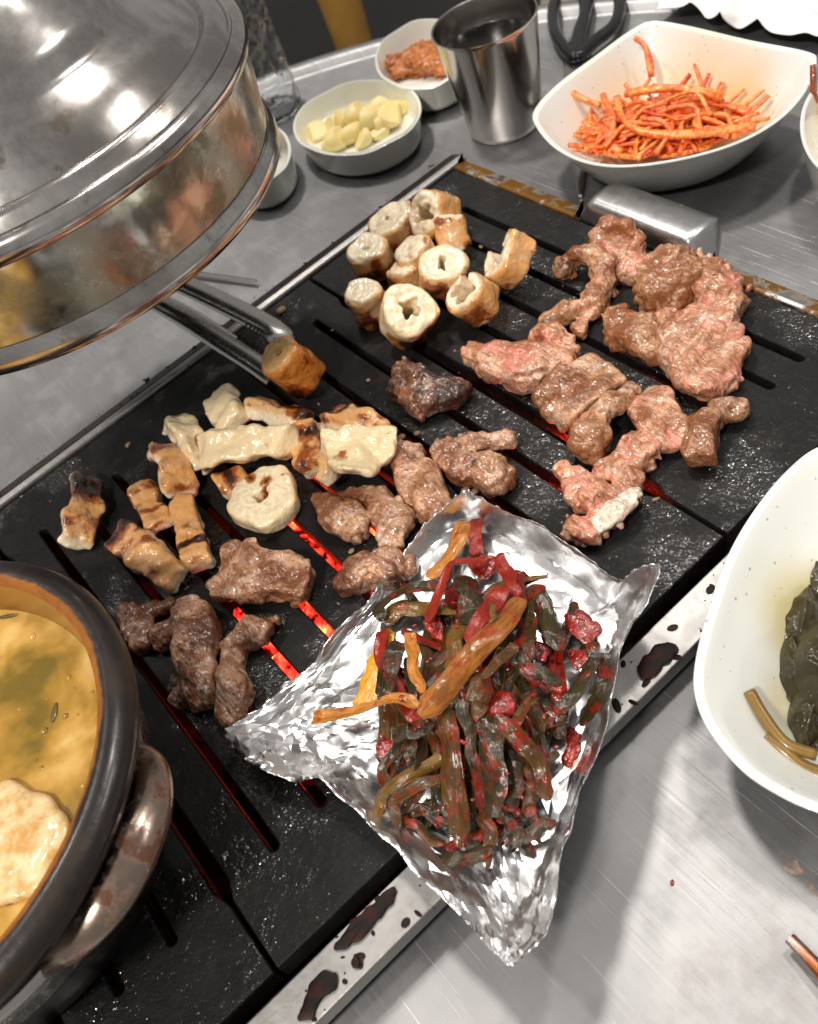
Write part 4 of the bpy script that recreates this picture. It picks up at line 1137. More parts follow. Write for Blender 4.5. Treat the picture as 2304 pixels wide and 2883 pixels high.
S_ = [
    ('thick amber scallion stalk laid diagonally on top of the pile', [(880, 570), (760, 760), (570, 960), (360, 1220)], 140, 'scallion_amber', 14, -.35),
    ('broad orange stalk in the top corner of the foil', [(610, 170), (530, 300), (400, 480)], 110, 'scallion_pale', 4, -.3),
    ('red-coated stalk beside the orange one in the foil tip', [(660, 150), (660, 240), (640, 350)], 75, 'scallion_red', 4, .2),
    ('curved red strand arching left of the top', [(700, 390), (540, 410), (460, 560), (390, 730)], 70, 'scallion_red', 8, .3),
    ('bright red strand at the top right of the pile', [(770, 360), (830, 460), (870, 580)], 75, 'scallion_red', 7, .2),
    ('dark looped leaf at the upper left edge of the pile', [(450, 520), (290, 545), (150, 620), (140, 720)], 80, 'scallion_dark', 5, .3),
    ('olive scallion piece below the looped leaf', [(150, 690), (330, 610), (560, 660)], 105, 'scallion_olive', 4, -.3),
    ('dark wide leaf at the top centre of the pile', [(610, 460), (630, 580), (600, 720)], 130, 'scallion_dark', 8, -.3),
    ('paste-covered red strand left of the thick stalk', [(800, 540), (700, 680), (610, 830)], 95, 'scallion_red', 10, .3),
    ('dark leaf with red flecks right of the thick stalk', [(970, 520), (1030, 680), (1110, 860)], 115, 'scallion_dark', 8, -.3),
    ('glossy dark leaf lying against the thick stalk', [(945, 620), (955, 780), (930, 920)], 80, 'scallion_dark', 10, .3),
    ('straight orange strand on the left side of the pile', [(295, 780), (325, 930), (365, 1100)], 72, 'scallion_pale', 8, -.2),
    ('short olive tube left of the thick stalk', [(560, 710), (535, 830), (520, 950)], 92, 'scallion_olive', 9, -.35),
    ('ribbed dark green leaf at the left edge', [(255, 830), (180, 960), (150, 1140)], 100, 'scallion_dark', 5, .25),
    ('pale orange strand sticking out over the bare foil at left', [(-215, 1240), (0, 1205), (180, 1150), (350, 1160)], 78, 'scallion_pale', 4, -.2),
    ('brown stalk crossing under the thick one', [(690, 1000), (665, 1130), (635, 1260)], 115, 'scallion_brown', 10, -.35),
    ('long central strand ending in a red translucent tip', [(500, 1180), (500, 1380), (535, 1620), (585, 1930)], 118, 'scallion_brown', 8, .25),
    ('thin dark strand beside the long central one', [(585, 1150), (630, 1350), (665, 1570)], 70, 'scallion_dark', 10, .3),
    ('broad dark glossy leaf in the lower middle', [(700, 1230), (745, 1460), (755, 1760)], 125, 'scallion_dark', 9, -.3),
    ('brownish leaf bowing to the right edge', [(750, 1250), (900, 1340), (1010, 1500), (1050, 1680)], 95, 'scallion_brown', 9, -.3),
    ('outer olive strand bent into a hook at lower left', [(470, 1440), (310, 1540), (140, 1640), (105, 1790)], 72, 'scallion_olive', 5, .25),
    ('inner brown strand bent into a hook at lower left', [(490, 1550), (330, 1620), (205, 1690), (250, 1850)], 62, 'scallion_brown', 4, .25),
    ('grey-brown leaf lying across the bottom of the pile', [(460, 2020), (610, 1980), (770, 1930)], 82, 'scallion_dark', 4, -.25),
    ('leaf end with red flecks at the lower right of the pile', [(850, 1910), (960, 1850), (1090, 1790)], 74, 'scallion_dark', 4, .25),
    ('short strand hanging down the bottom middle', [(700, 1740), (735, 1900), (725, 2060)], 70, 'scallion_brown', 3, .25),
    ('dark folded leaf at the right edge of the pile', [(1300, 820), (1250, 980), (1180, 1120), (1090, 1190)], 82, 'scallion_dark', 8, -.3),
    ('drooping dark leaf at the far right', [(1345, 880), (1340, 1080), (1230, 1280)], 92, 'scallion_dark', 5, .3),
    ('flat dark leaf right of the stalk crossing', [(850, 900), (970, 980), (1140, 1040)], 85, 'scallion_dark', 9, -.3),
    ('brown strand curving through the centre right', [(980, 1130), (890, 1230), (860, 1340)], 72, 'scallion_brown', 8, .3),
    ('small dark curl on the left middle', [(205, 1330), (320, 1300), (430, 1270)], 76, 'scallion_dark', 7, -.3),
    ('upright dark stub near the lower left', [(300, 1340), (310, 1440), (330, 1520)], 66, 'scallion_dark', 5, .3),
    ('dark red-flecked leaf at the lower right middle', [(870, 1480), (860, 1620), (840, 1740)], 95, 'scallion_dark', 6, -.3),
    ('narrow leaf along the lower right edge', [(960, 1440), (960, 1600), (930, 1780)], 70, 'scallion_brown', 6, .3),
    ('thin brown strand along the lower left foil wall', [(240, 1760), (350, 1840), (480, 1930)], 52, 'scallion_brown', 2, .2),
    ('thin dark stem sticking up beside the thick stalk', [(740, 600), (750, 660), (745, 720)], 30, 'scallion_olive', 16, 0),
    ('pointed brown leaf tip over the stalk crossing', [(870, 830), (790, 920), (690, 1010)], 62, 'scallion_brown', 15, .2),
]
for i, (lb, pts, wd, mt, lev, fo) in enumerate(S_): strand(lb, pts, wd, mt, lev + 3.5, fo, seed=100 + i)


def zpile(x, y, up): return FZ + up + pile(x, y, FZ + .008)


for lb, (x, y), r, up in (('largest clump of red pepper paste at the right of the pile', (1210, 770), 95, .009), ('red paste clump below the largest at right', (1180, 910), 80, .009),
                          ('red paste between the dark leaves right of the stalk', (1010, 890), 55, .010), ('red paste clump at the top of the pile', (690, 410), 75, .007),
                          ('red paste smear at the upper left', (420, 740), 60, .007), ('glossy red paste blob at the left foil floor', (195, 1430), 60, .004),
                          ('red paste dab in the centre right gap', (800, 1190), 48, .010), ('dark red sauce puddle on the right foil floor', (1160, 1390), 70, .0022),
                          ('red paste on the strands lower right', (890, 1620), 50, .009)):
    X, Y = FX(x, y); z0 = zpile(X, Y, up) - .003
    lump('pepper_paste', lb, [(.34, '+', [(X - r * .14, Y - r * .16, r * .26), (X + r * .08, Y + r * .02, r * .30), (X + r * .1, Y + r * .2, r * .24)])] if 'puddle' not in lb else [(.2, '+', [(X + 8, Y - 24, r * .22), (X - 8, Y + 24, r * .22)])],
         MT['pepper_paste'], cat='sauce', group='red pepper paste on the scallions', z0=z0, amp=(.0024, .0006, .0003), sc=(.010, .005, .002), h=.0007, bottom=False)


def flecks():
    bm = bmesh.new(); r = random.Random(5)
    for i in range(130):
        a = r.random() * 6.28; q = r.random() ** .55
        x = 640 + 520 * q * math.cos(a); y = 1180 + 760 * q * math.sin(a)
        if y > 1500 and (x < 430 or x > 1080): continue
        X, Y = FX(x, y); z = zpile(X, Y, .010 + .006 * r.random()); c = P(X, Y, z); s = .0005 + .0009 * r.random() ** 2
        m = Matrix.Translation(Vector(c)) @ Matrix.Rotation(r.random() * 6, 4, (r.random(), r.random(), 1)) @ Matrix.Diagonal((s * 1.4, s, s * .5, 1))
        bmesh.ops.create_icosphere(bm, subdivisions=1, radius=1, matrix=m)
    me = bpy.data.meshes.new('pepper_flakes'); bm.to_mesh(me); bm.free(); me.materials.append(MT['pepper_paste'])
    o = bpy.data.objects.new('pepper_flakes', me); COL.objects.link(o)
    tag(o, 'tiny red pepper flakes scattered over the scallion pile', 'pepper flakes', kind='stuff')


flecks()
patch('oil_pool', [(812, 1322), (830, 1345), (808, 1410), (790, 1475), (748, 1490), (762, 1430), (786, 1370)], MT['oil'], 'yellow oil trickle at the left edge of the scallion pile', FZ + .0030, .0004, cat='oil')


def crumbs():
    bm = bmesh.new(); r = random.Random(9)
    for i in range(70):
        x = r.uniform(-.03, .32); y = r.uniform(.17, .5)
        s = .0004 + .0014 * r.random() ** 4
        m = Matrix.Translation((x, y, PZ + s * .3)) @ Matrix.Rotation(r.random() * 6, 4, (r.random(), r.random(), 1)) @ Matrix.Diagonal((s * 1.5, s, s * .7, 1))
        bmesh.ops.create_icosphere(bm, subdivisions=1, radius=1, matrix=m)
    for X, Y, s in ((592, 652, 9), (985, 742, 8), (1000, 735, 7), (878, 912, 6), (740, 1160, 6), (565, 1472, 4), (830, 910, 8), (845, 920, 8), (980, 1032, 9), (1000, 1034, 8)):
        c = P(X, Y, PZ + .002); s = px(s, c)
        bmesh.ops.create_icosphere(bm, subdivisions=2, radius=1, matrix=Matrix.Translation(Vector(c)) @ Matrix.Diagonal((s * 1.3, s, s * .6, 1)))
    me = bpy.data.meshes.new('crumbs'); bm.to_mesh(me); bm.free(); me.materials.append(MT['crumb'])
    o = bpy.data.objects.new('crumbs', me); COL.objects.link(o)
    tag(o, 'tiny browned meat crumbs scattered on the black plates', 'crumbs', kind='stuff')


crumbs()


# ------------------------------------------------------------------ dishes
def dish(name, label, outline, z_rim, base_c, base_s, mat, z_base=0.0, wall=.0022, floor_t=.006, n=96, spline=True, cat='dish', group=None, stain=None, wob=0, power=1.6):
    """lofted bowl: rim outline at its own height, smaller foot, rounded lip"""
    R_ = np.array([P(x, y, z_rim) for x, y in outline]); R_ = loop_spline(R_, n)
    c = R_.mean(0); bc = np.array([c[0], c[1], z_base] if base_c is None else [base_c[0], base_c[1], z_base])
    if np.sum(R_[:, 0] * np.roll(R_[:, 1], -1) - R_[:, 1] * np.roll(R_[:, 0], -1)) < 0: R_ = R_[::-1]
    if wob:
        a = np.linspace(0, 2 * np.pi, n, endpoint=False); R_[:, 2] += wob * np.sin(a * 5 + 1) + wob * .6 * np.sin(a * 9)
    rel = R_ - c; rel[:, 2] = 0
    def lev(s, zf, inset=0.0):
        """s 0 foot .. 1 rim"""
        sc = base_s + (1 - base_s) * s
        ctr = bc * (1 - s) + c * s
        L = np.linalg.norm(rel, axis=1)[:, None]
        q = ctr + rel * sc - rel / L * inset
        q[:, 2] = zf + (R_[:, 2] - z_rim) * s
        return q
    H = z_rim - z_base; rings = []
    rings.append(lev(0, z_base) * 1.0)
    f = lambda s: s ** power
    for s in (.12, .3, .5, .7, .86, .96): rings.append(lev(s, z_base + H * f(s)))
    rings += [lev(1, z_rim - .0008), lev(1, z_rim, .0006), lev(1, z_rim, wall - .0006), lev(1, z_rim - .0008, wall)]
    for s in (.96, .86, .7, .5, .3, .14): rings.append(lev(s, max(z_base + H * f(s) + .002, z_base + floor_t), wall))
    for q in (.75, .4, .1): 
        ctr = bc + np.array([0, 0, floor_t]); rings.append(ctr + (rings[16] - ctr) * q + 0)
        rings[-1][:, 2] = z_base + floor_t
    V = np.concatenate(rings); F = []
    for i in range(len(rings) - 1):
        for j in range(n):
            a = i * n + j; b = i * n + (j + 1) % n; F.append((a, b, b + n, a + n))
    F.append(tuple(range(n))[::-1]); F.append(tuple(range((len(rings) - 1) * n, len(rings) * n)))
    at = None
    if stain:
        st = np.zeros(len(V))
        for x, y, z, r, s in stain:
            q = P(x, y, z); st = np.maximum(st, s * (1 - sstep(.5, 1.2, np.linalg.norm(V[:, :2] - q[:2], axis=1) / px(r, q))))
        at = dict(stain=st)
    o = mk(name, V, F, mat, loc=bc, attrs=at, sharp=60)
    o.modifiers.new('round', 'SUBSURF').levels = 1; o.modifiers['round'].render_levels = 1
    tag(o, label, cat, group); return o


def ell(cx, cy, rx, ry, n=16, rot=0, ph=0):
    out = []
    for i in range(n):
        a = 2 * math.pi * i / n + ph; x, y = rx * math.cos(a), ry * math.sin(a)
        out.append((cx + x * math.cos(rot) - y * math.sin(rot), cy + x * math.sin(rot) + y * math.cos(rot)))
    return out


# radish bowl
dish('bowl', 'white speckled squared bowl full of spicy shredded radish', [(1123, 232), (1170, 178), (1250, 118), (1330, 60), (1375, 42), (1450, 52), (1580, 82), (1700, 106), (1722, 125), (1705, 180), (1650, 245), (1560, 298), (1440, 334), (1320, 350), (1235, 342), (1170, 312), (1130, 268)],
     .047, None, .55, MT['melamine_orange'], z_base=.003, stain=[(1510, 235, .02, 120, .85), (1400, 260, .015, 190, .8)], power=1.4)
# namul plate
dish('plate', 'white speckled plate with dark pickled leaves at the right edge', [(1723, 938), (1650, 995), (1585, 1075), (1530, 1170), (1487, 1290), (1461, 1400), (1463, 1470), (1492, 1540), (1560, 1622), (1640, 1676), (1723, 1712), (1860, 1750), (2010, 1690), (2090, 1470), (2050, 1180), (1940, 990), (1820, 920)],
     .042, (.176, .084), .50, MT['melamine_olive'], stain=[(1740, 1320, .012, 140, .9), (1700, 1480, .012, 90, .6)], power=1.0)
dish('bowl', 'white oval bowl of garlic slices behind the grill corner', ell(752, 246, 138, 76, 18, -.22), .026, None, .88, MT['glaze'], wob=.0006, power=.8)
dish('bowl', 'white oval bowl of soybean paste half behind the steel cup', ell(893, 112, 106, 72, 18, -.25), .028, None, .86, MT['glaze'], wob=.0006, power=.8)
dish('bowl', 'small white bowl half hidden behind the hood', ell(530, 322, 84, 68, 18, -.3), .028, None, .88, MT['glaze'], wob=.0005, power=.8)
dish('bowl', 'white bowl with reddish side dish cut off at the right edge', ell(1800, 262, 116, 120, 18, 0), .045, None, .6, MT['melamine_orange'], stain=[(1760, 260, .02, 60, .5)], power=1.3)

# radish
GRD = 'shredded radish strips in the squared bowl'
LR = 'orange shredded radish strip in the tangled heap'


def strip(label, W, wd, mat, seed, group=GRD, name='radish_strip', cat='radish'):
    path = catmull(W, 18); r = random.Random(seed); u = np.linspace(0, 1, 18)
    V, F = sweep(path, wd * (.9 + .2 * np.sin(u * 6 + seed)), wd * .7, 8, sq=.6, twist=u * r.uniform(-1.5, 1.5))
    o = mk(name, V, F, MT[mat], loc=(V[:, 0].mean(), V[:, 1].mean(), V[:, 2].min())); tag(o, label, cat, group); return o


rc = P(1398, 284, .016); r = random.Random(3)
exx = P(1560, 250, .02) - P(1240, 270, .02); exx /= np.linalg.norm(exx); eyy = np.array([-exx[1], exx[0], 0])
for i in range(170):
    a = r.random() * 6.28; q = r.random() ** .5
    u_, v_ = .046 * q * math.cos(a), .030 * q * math.sin(a)
    zb = .015 + .024 * max(0, 1 - q * q) * r.uniform(.3, 1)
    c = np.array([rc[0], rc[1], 0]) + exx * u_ + eyy * v_; b = r.gauss(0.0, .7); L = r.uniform(.014, .028)
    d = exx * math.cos(b) + eyy * math.sin(b); nrm = np.array([-d[1], d[0], 0])
    cv = r.uniform(-.013, .013)
    k2 = r.uniform(-.007, .007)
    W = [c - d * L + nrm * cv + [0, 0, zb - .004], c - d * L * .4 + nrm * k2 + [0, 0, zb + .001], c + d * L * .35 - nrm * k2 + [0, 0, zb + .002], c + d * L + nrm * cv * r.choice((-1, 1)) + [0, 0, zb - .004]]
    for q_ in W:
        rho = np.hypot((q_ - rc) @ exx, ((q_ - rc) @ eyy) * 1.5)
        q_[2] = max(q_[2], .0120 + .42 * max(0, rho - .026))
    strip(LR, W, r.uniform(.0011, .0022), r.choice(['radish', 'radish', 'radish', 'radish_red', 'radish_pale', 'radish_pale']), i)
strip('radish strip standing up against the far wall of the bowl', [P(1372, 160, .034), P(1368, 128, .040), P(1358, 96, .046), P(1338, 80, .049)], .0024, 'radish', 201)
strip('radish strip lying up the left wall of the bowl', [P(1188, 184, .040), P(1222, 204, .036), P(1265, 222, .030)], .0028, 'radish_pale', 202)
strip('long pale radish strip across the top of the heap', [P(1318, 196, .036), P(1400, 185, .040), P(1480, 192, .038), P(1520, 206, .032)], .0032, 'radish_pale', 203)
strip('long radish strip curving along the front of the heap', [P(1300, 205, .036), P(1312, 250, .034), P(1360, 278, .032), P(1450, 282, .031), P(1590, 265, .026)], .0030, 'radish_pale', 204)
strip('thick radish strip bending down at the left front', [P(1270, 200, .036), P(1290, 250, .034), P(1285, 300, .026), P(1310, 322, .022)], .0030, 'radish', 205)
strip('reddish strand poking up in the bowl at the right edge', [P(1716, 235, .030), P(1714, 190, .045), P(1712, 135, .058)], .0024, 'pickle_brown', 206, 'side dish at the right edge', 'pickle_strand', 'pickle')
strip('short reddish strand lying in the right edge bowl', [P(1722, 240, .03), P(1735, 220, .034), P(1745, 190, .04)], .003, 'pickle_brown', 207, 'side dish at the right edge', 'pickle_strand', 'pickle')

# garlic
GG = 'garlic slices in the oval bowl'
for i, (x, y, r_, zc) in enumerate([(665, 278, 22, 11), (700, 265, 20, 12), (712, 290, 24, 13), (740, 278, 22, 13), (755, 238, 24, 17), (772, 250, 26, 18), (805, 220, 25, 18), (790, 262, 22, 13), (825, 240, 26, 15), (690, 300, 22, 11), (765, 290, 20, 11), (845, 222, 18, 13), (720, 248, 18, 11), (800, 278, 16, 10)]):
    c = P(x, y, zc * .001); s = px(r_ * 1.3, c); bm = bmesh.new(); bmesh.ops.create_icosphere(bm, subdivisions=3, radius=1)
    rg = random.Random(i + 50); n1 = Vector((rg.uniform(-1, 1), rg.uniform(-1, 1), rg.uniform(.2, 1))).normalized(); n2 = Vector((rg.uniform(-1, 1), rg.uniform(-1, 1), rg.uniform(-.5, .5))).normalized()
    for v in bm.verts:
        v.co = Vector((v.co.x * 1.1, v.co.y * .85, v.co.z * (.8 if v.co.z < 0 else .75)))
        for nn, d in ((n1, .32), (n2, .45)):
            e = v.co.dot(nn)
            if e > d: v.co -= nn * (e - d)
        v.co *= s
    me = bpy.data.meshes.new('garlic_slice'); bm.to_mesh(me); bm.free(); me.materials.append(MT['garlic'])
    me.polygons.foreach_set('use_smooth', [True] * len(me.polygons)); me.set_sharp_from_angle(angle=math.radians(28))
    o = bpy.data.objects.new('garlic_slice', me); COL.objects.link(o); o.location = c.tolist()
    tag(o, 'pale yellow raw garlic slice in the oval bowl', 'garlic', GG)
lump('soybean_paste', 'mound of orange-brown soybean paste in the oval bowl', [(.55, '+', [(850, 136, 34), (885, 122, 40), (930, 128, 40)]), (.6, '+', [(820, 122, 12, 9)])], MT['soybean_paste'], cat='paste', z0=.006, amp=(.002, .0022, .001), h=.001)
lump('sauce', 'reddish sauce in the small bowl behind the hood', [(.4, '+', [(545, 325, 36), (575, 305, 22)])], MT['pickle_brown'], cat='sauce', z0=.008, h=.001)


# pickled leaves
def leaf():
    GLV = 'pickled leaves on the right plate'
    specs = [('broad dark pickled leaf at the back of the plate', (1740, 1235), 105, 60, 1.2, .018), ('ruffled dark leaf leaning over the left of the leaf heap', (1690, 1310), 105, 52, 1.75, .021),
             ('glossy folded leaf in the middle of the leaf heap', (1735, 1370), 120, 70, 1.4, .026), ('olive edged leaf at the left front of the leaf heap', (1685, 1400), 95, 46, 1.3, .018),
             ('long dark leaf at the front of the leaf heap', (1720, 1470), 110, 50, 1.9, .020), ('topmost wrinkled leaf of the leaf heap', (1760, 1430), 120, 64, 1.0, .029), ('small dark leaf tip below the heap', (1745, 1540), 75, 40, .6, .016)]
    for i, (lb, (x, y), L, wd, an, z) in enumerate(specs):
        c = P(x, y, z); Lm = px(L, c); wm = px(wd, c); nu, nv = 46, 26; V = []
        ex = P(x + 50 * math.cos(an), y + 50 * math.sin(an), z) - c; ex /= np.linalg.norm(ex); ey = np.array([-ex[1], ex[0], 0])
        for a in np.linspace(-1, 1, nu):
            for b in np.linspace(-1, 1, nv):
                hw = wm * max(.04, (1 - abs(a) ** 2.2)) ** .7
                V.append(c + ex * a * Lm + ey * b * hw + [0, 0, -.006 * a * a - .009 * b * b])
        V = np.array(V); bb = np.tile(np.abs(np.linspace(-1, 1, nv)), nu)
        V[:, 2] += noise(V * [1, 1, 0], .016, 300 + i) * .0036 + (1 - 2 * np.abs(noise(V * [1, 1, 0], .008, 310 + i))) * .0014 + noise(V * [1, 1, 0], .005, 320 + i) * .0014 * bb + .0016 * np.exp(-(bb / .08) ** 2)
        V[:, 2] = np.maximum(V[:, 2], .0095 + .001 * i * .3)
        F = [(p * nv + q, (p + 1) * nv + q, (p + 1) * nv + q + 1, p * nv + q + 1) for p in range(nu - 1) for q in range(nv - 1)]
        o = mk('pickled_leaf', V, F, MT['leaf'], loc=c); sm = o.modifiers.new('leaf', 'SOLIDIFY'); sm.thickness = .0007
        tag(o, lb, 'leaf', GLV)
    GT = 'pickled stalks on the plate'
    for i, (lb, pts, wd) in enumerate((('upper pickled stalk with cut end on the plate', [(1578, 1455, .020), (1610, 1510, .018), (1655, 1565, .016), (1720, 1590, .014)], 13),
                                       ('lower pickled stalk with cut end on the plate', [(1612, 1550, .017), (1650, 1580, .016), (1690, 1612, .014), (1745, 1630, .013)], 13),
                                       ('shortest pickled stalk lowest on the plate', [(1668, 1605, .014), (1700, 1625, .013), (1750, 1650, .013)], 11))):
        W = [P(x, y, z + .007) for x, y, z in pts]; path = catmull(W, 20); V, F = sweep(path, px(wd, W[0]), px(wd * .8, W[0]), 10)
        o = mk('pickled_stalk', V, F, MT['stem'], loc=(V[:, 0].mean(), V[:, 1].mean(), V[:, 2].min())); tag(o, lb, 'pickle', GT)


leaf()


# ------------------------------------------------------------------ steel cup
def cup():
    b = P(1066, 262, 0); o = empty('steel_cup', b); tag(o, 'brushed steel cup of water behind the grill', 'cup')
    rb, rt, H = .0285, .0385, .082
    V, F = lathe([(.0, .0015), (rb - .004, .0015), (rb - .002, 0), (rb, .0015), (rb + .0006, .006), (rt - .0004, H - .003), (rt + .0002, H - .0012), (rt, H), (rt - .0012, H - .0006), (rt - .0018, H - .004), (rb - .0008, .004), (rb - .003, .003), (.0, .003)], b, 96)
    mk('wall', V, F, MT['cup_steel'], parent=o, sharp=50)
    zw = .064; rw = rb + (rt - rb) * zw / H - .0019
    V, F = lathe([(.0, .0032), (rb - .0032, .0032), (rw, zw - .0006), (rw, zw), (rw - .001, zw - .0004), (0, zw - .0004)], b, 64)
    w_ = mk('water', V, F, MT['water'], loc=b); tag(w_, 'clear water filling the steel cup', 'water')


cup()


def bottle():
    b = P(575, 238, 0); o = empty('bottle', b); tag(o, 'clear dimpled plastic bottle behind the hood', 'bottle')
    V, F = lathe([(.0, .003), (.016, .003), (.026, 0), (.029, .004), (.0295, .012), (.028, .018), (.0295, .024), (.0300, .06), (.0295, .11), (.028, .135), (.018, .162), (.0125, .175), (.0125, .195), (.0115, .195), (.0115, .176), (.017, .161), (.027, .134), (.0285, .11), (.029, .06), (.0285, .024), (.027, .018), (.0285, .012), (.028, .005), (0, .0045)], b, 64)
    mk('shell', V, F, MT['bottle'], parent=o)
    V, F = lathe([(0, .182), (.0138, .182), (.0142, .184), (.0142, .199), (.0130, .201), (0, .201)], b, 40); mk('cap', V, F, MT['beige'], parent=o)


bottle()


# ------------------------------------------------------------------ scissors
def scissors():
    o = empty('scissors', P(1230, 60, .004)); tag(o, 'black-handled kitchen scissors passing under the radish bowl', 'scissors')
    z = .006
    pv = P(1213, 95, z)
    tip = P(1222, 412, .002)
    for s in (-1, 1):
        side = np.array([1., -.2, 0]) * s
        path = catmull([pv + [0, 0, .0012 * s], (pv + tip) / 2 + [.003 * s, 0, .0006 * s], tip + [0, 0, .0003 * s]], 20); u = np.linspace(0, 1, 20)
        V, F = sweep(path, .0095 * (1 - u) ** .6 + .001, .0007, 8, sq=.5)
        mk('blade', V, F, MT['steel'], parent=o, sharp=40)
    for s, pts in ((-1, [(1212, 120), (1172, 75), (1165, 20), (1185, -25), (1225, -15), (1232, 25), (1222, 70)]), (1, [(1212, 120), (1255, 85), (1295, 50), (1305, 0), (1285, -35), (1245, -20), (1232, 30), (1218, 72)])):
        L = loop_spline([P(x, y, .010) for x, y in pts], 48)
        path = np.vstack([L, L[:2]]); V, F = sweep(path, .0050, .0050, 10)
        mk('handle', V, F, MT['black'], parent=o)
    V, F = lathe([(0, -.003), (.005, -.003), (.005, .006), (.0035, .0072), (0, .0072)], pv, 24); mk('pivot', V, F, MT['steel'], parent=o, sharp=40)
    for s in (-1, 1):      # serrated nut cracker jaws
        c = P(1212 + 16 * s, 108, z + .003)
        for k_ in range(5):
            p = c + np.array([-.002 * s, .003 - .0022 * k_, 0]); V, F = box(p - [.0013, .0007, .002], p + [.0013, .0007, .002]); mk('jaw_tooth', V, F, MT['steel'], parent=o, smooth=False)


scissors()

# ------------------------------------------------------------------ stew pot
PC = (-.137, .290)


def stew():
    o = empty('stew_pot', (PC[0], PC[1], PZ)); tag(o, 'black earthenware pot of bubbling soybean stew at the left', 'pot')
    pr = [(.0, PZ + .001), (.070, PZ + .001), (.078, PZ + .004), (.084, PZ + .020), (.0885, PZ + .045), (.0900, PZ + .062), (.0925, PZ + .068), (.0985, PZ + .073), (.1065, PZ + .079), (.1075, PZ + .084), (.1055, PZ + .0885), (.1000, PZ + .0905), (.0955, PZ + .0900), (.0935, PZ + .087)]
    V, F = lathe(pr, (PC[0], PC[1], 0), 128)
    F = F[:-1]
    rr = np.hypot(V[:, 0] - PC[0], V[:, 1] - PC[1]); e = sstep(.1005, .0940, rr) * (V[:, 2] > PZ + .08)
    mk('body', V, F, MT['pot'], parent=o, attrs=dict(edge=e))
    V, F = lathe([(.0935, PZ + .087), (.0915, PZ + .078), (.089, PZ + .060), (.080, PZ + .03), (.0, PZ + .012)], (PC[0], PC[1], 0), 128)
    mk('inner_wall', V, F[:-1], MT['pot_inside'], parent=o)
    # holder: steel band round the belly with a bowed grip
    V, F = lathe([(.0895, PZ + .040), (.0915, PZ + .040), (.0925, PZ + .056), (.0910, PZ + .057)], (PC[0], PC[1], 0), 96, closed=True)
    mk('holder_band', V, F, MT['tong_steel'], parent=o)
    W = [P(270, 1590, .074), P(312, 1622, .082), P(318, 1690, .086), P(296, 1765, .088), P(258, 1850, .088), P(208, 1925, .087), P(150, 1985, .082), P(95, 2020, .070)]
    path = catmull(W, 48); u = np.linspace(0, 1, 48)
    V, F = sweep(path, .0082 * (.80 + .25 * np.sin(np.pi * np.clip(u * 1.15, 0, 1))), .0060, 14, up=(.2, -.6, 1), sq=.75)
    mk('grip', V, F, MT['pot_handle'], parent=o)
    zs = PZ + .070
    n = 96; rings = [0, .03, .06, .08, .0885, .0905]; V = []; F = []
    for q in rings:
        for j in range(n):
            a = 2 * math.pi * j / n
            V.append((PC[0] + q * math.cos(a), PC[1] + q * math.sin(a), zs + (.0012 if q > .09 else 0)))
    V = np.array(V)
    for i in range(len(rings) - 1):
        for j in range(n):
            a = i * n + j; b = i * n + (j + 1) % n; F.append((a, a + n, b + n, b)[::-1])
    s = mk('soybean_stew', V, F, MT['soup'], loc=(PC[0], PC[1], zs)); tag(s, 'golden brown soybean stew in the earthenware pot', 'stew')
    lump('tofu', 'cream tofu block sticking out of the stew', [(.5, '+', [(0, 1700, 34, 4), (85, 1725, 30, 4), (105, 1775, 26, 4), (70, 1840, 30, 4), (0, 1850, 40, 4), (0, 1700, 34, 4)]), (.5, '+', [(30, 1775, 64, 3)])], MT['tofu'], cat='tofu', z0=zs - .003, k=.008, amp=(.0006, .0003, .0002), h=.001)
    bm = bmesh.new(); rb = random.Random(21)
    for i in range(90):
        a = rb.random() * 6.28; q = .088 * (rb.random() ** .4); sz = .0005 + .0014 * rb.random() ** 3
        bmesh.ops.create_uvsphere(bm, u_segments=10, v_segments=6, radius=1, matrix=Matrix.Translation((PC[0] + q * math.cos(a), PC[1] + q * math.sin(a), zs)) @ Matrix.Diagonal((sz, sz, sz * .5, 1)))
    me = bpy.data.meshes.new('stew_bubbles'); bm.to_mesh(me); bm.free(); me.materials.append(MT['soup']); me.polygons.foreach_set('use_smooth', [True] * len(me.polygons))
    bo = bpy.data.objects.new('stew_bubbles', me); COL.objects.link(bo); tag(bo, 'small oil bubbles floating on the soybean stew', 'bubbles', kind='stuff')
    GV = 'green vegetable slivers in the stew'
    for i, (lb, pts, wd) in enumerate((('short green sliver in the middle of the stew', [(118, 1480), (110, 1520)], 8),
                                       ('olive sliver beside the tofu corner', [(120, 1700), (135, 1740), (130, 1790)], 9),
                                       ('pale sliver floating at the far side of the stew', [(-5, 1300), (20, 1296), (40, 1292)], 6), ('dark green strip low in the stew', [(0, 1900), (30, 1890), (60, 1860)], 12))):
        W = [P(x, y, zs + .0003) for x, y in pts]; V, F = sweep(catmull(W, 14) - [0, 0, .0004], px(wd, W[0]) * np.sin(np.linspace(.25, math.pi - .2, 14)) ** .6, .0008, 8)
        q = mk('vegetable_sliver', V, F, MT['greens'], loc=(V[:, 0].mean(), V[:, 1].mean(), V[:, 2].min())); tag(q, lb, 'vegetable', GV)


stew()


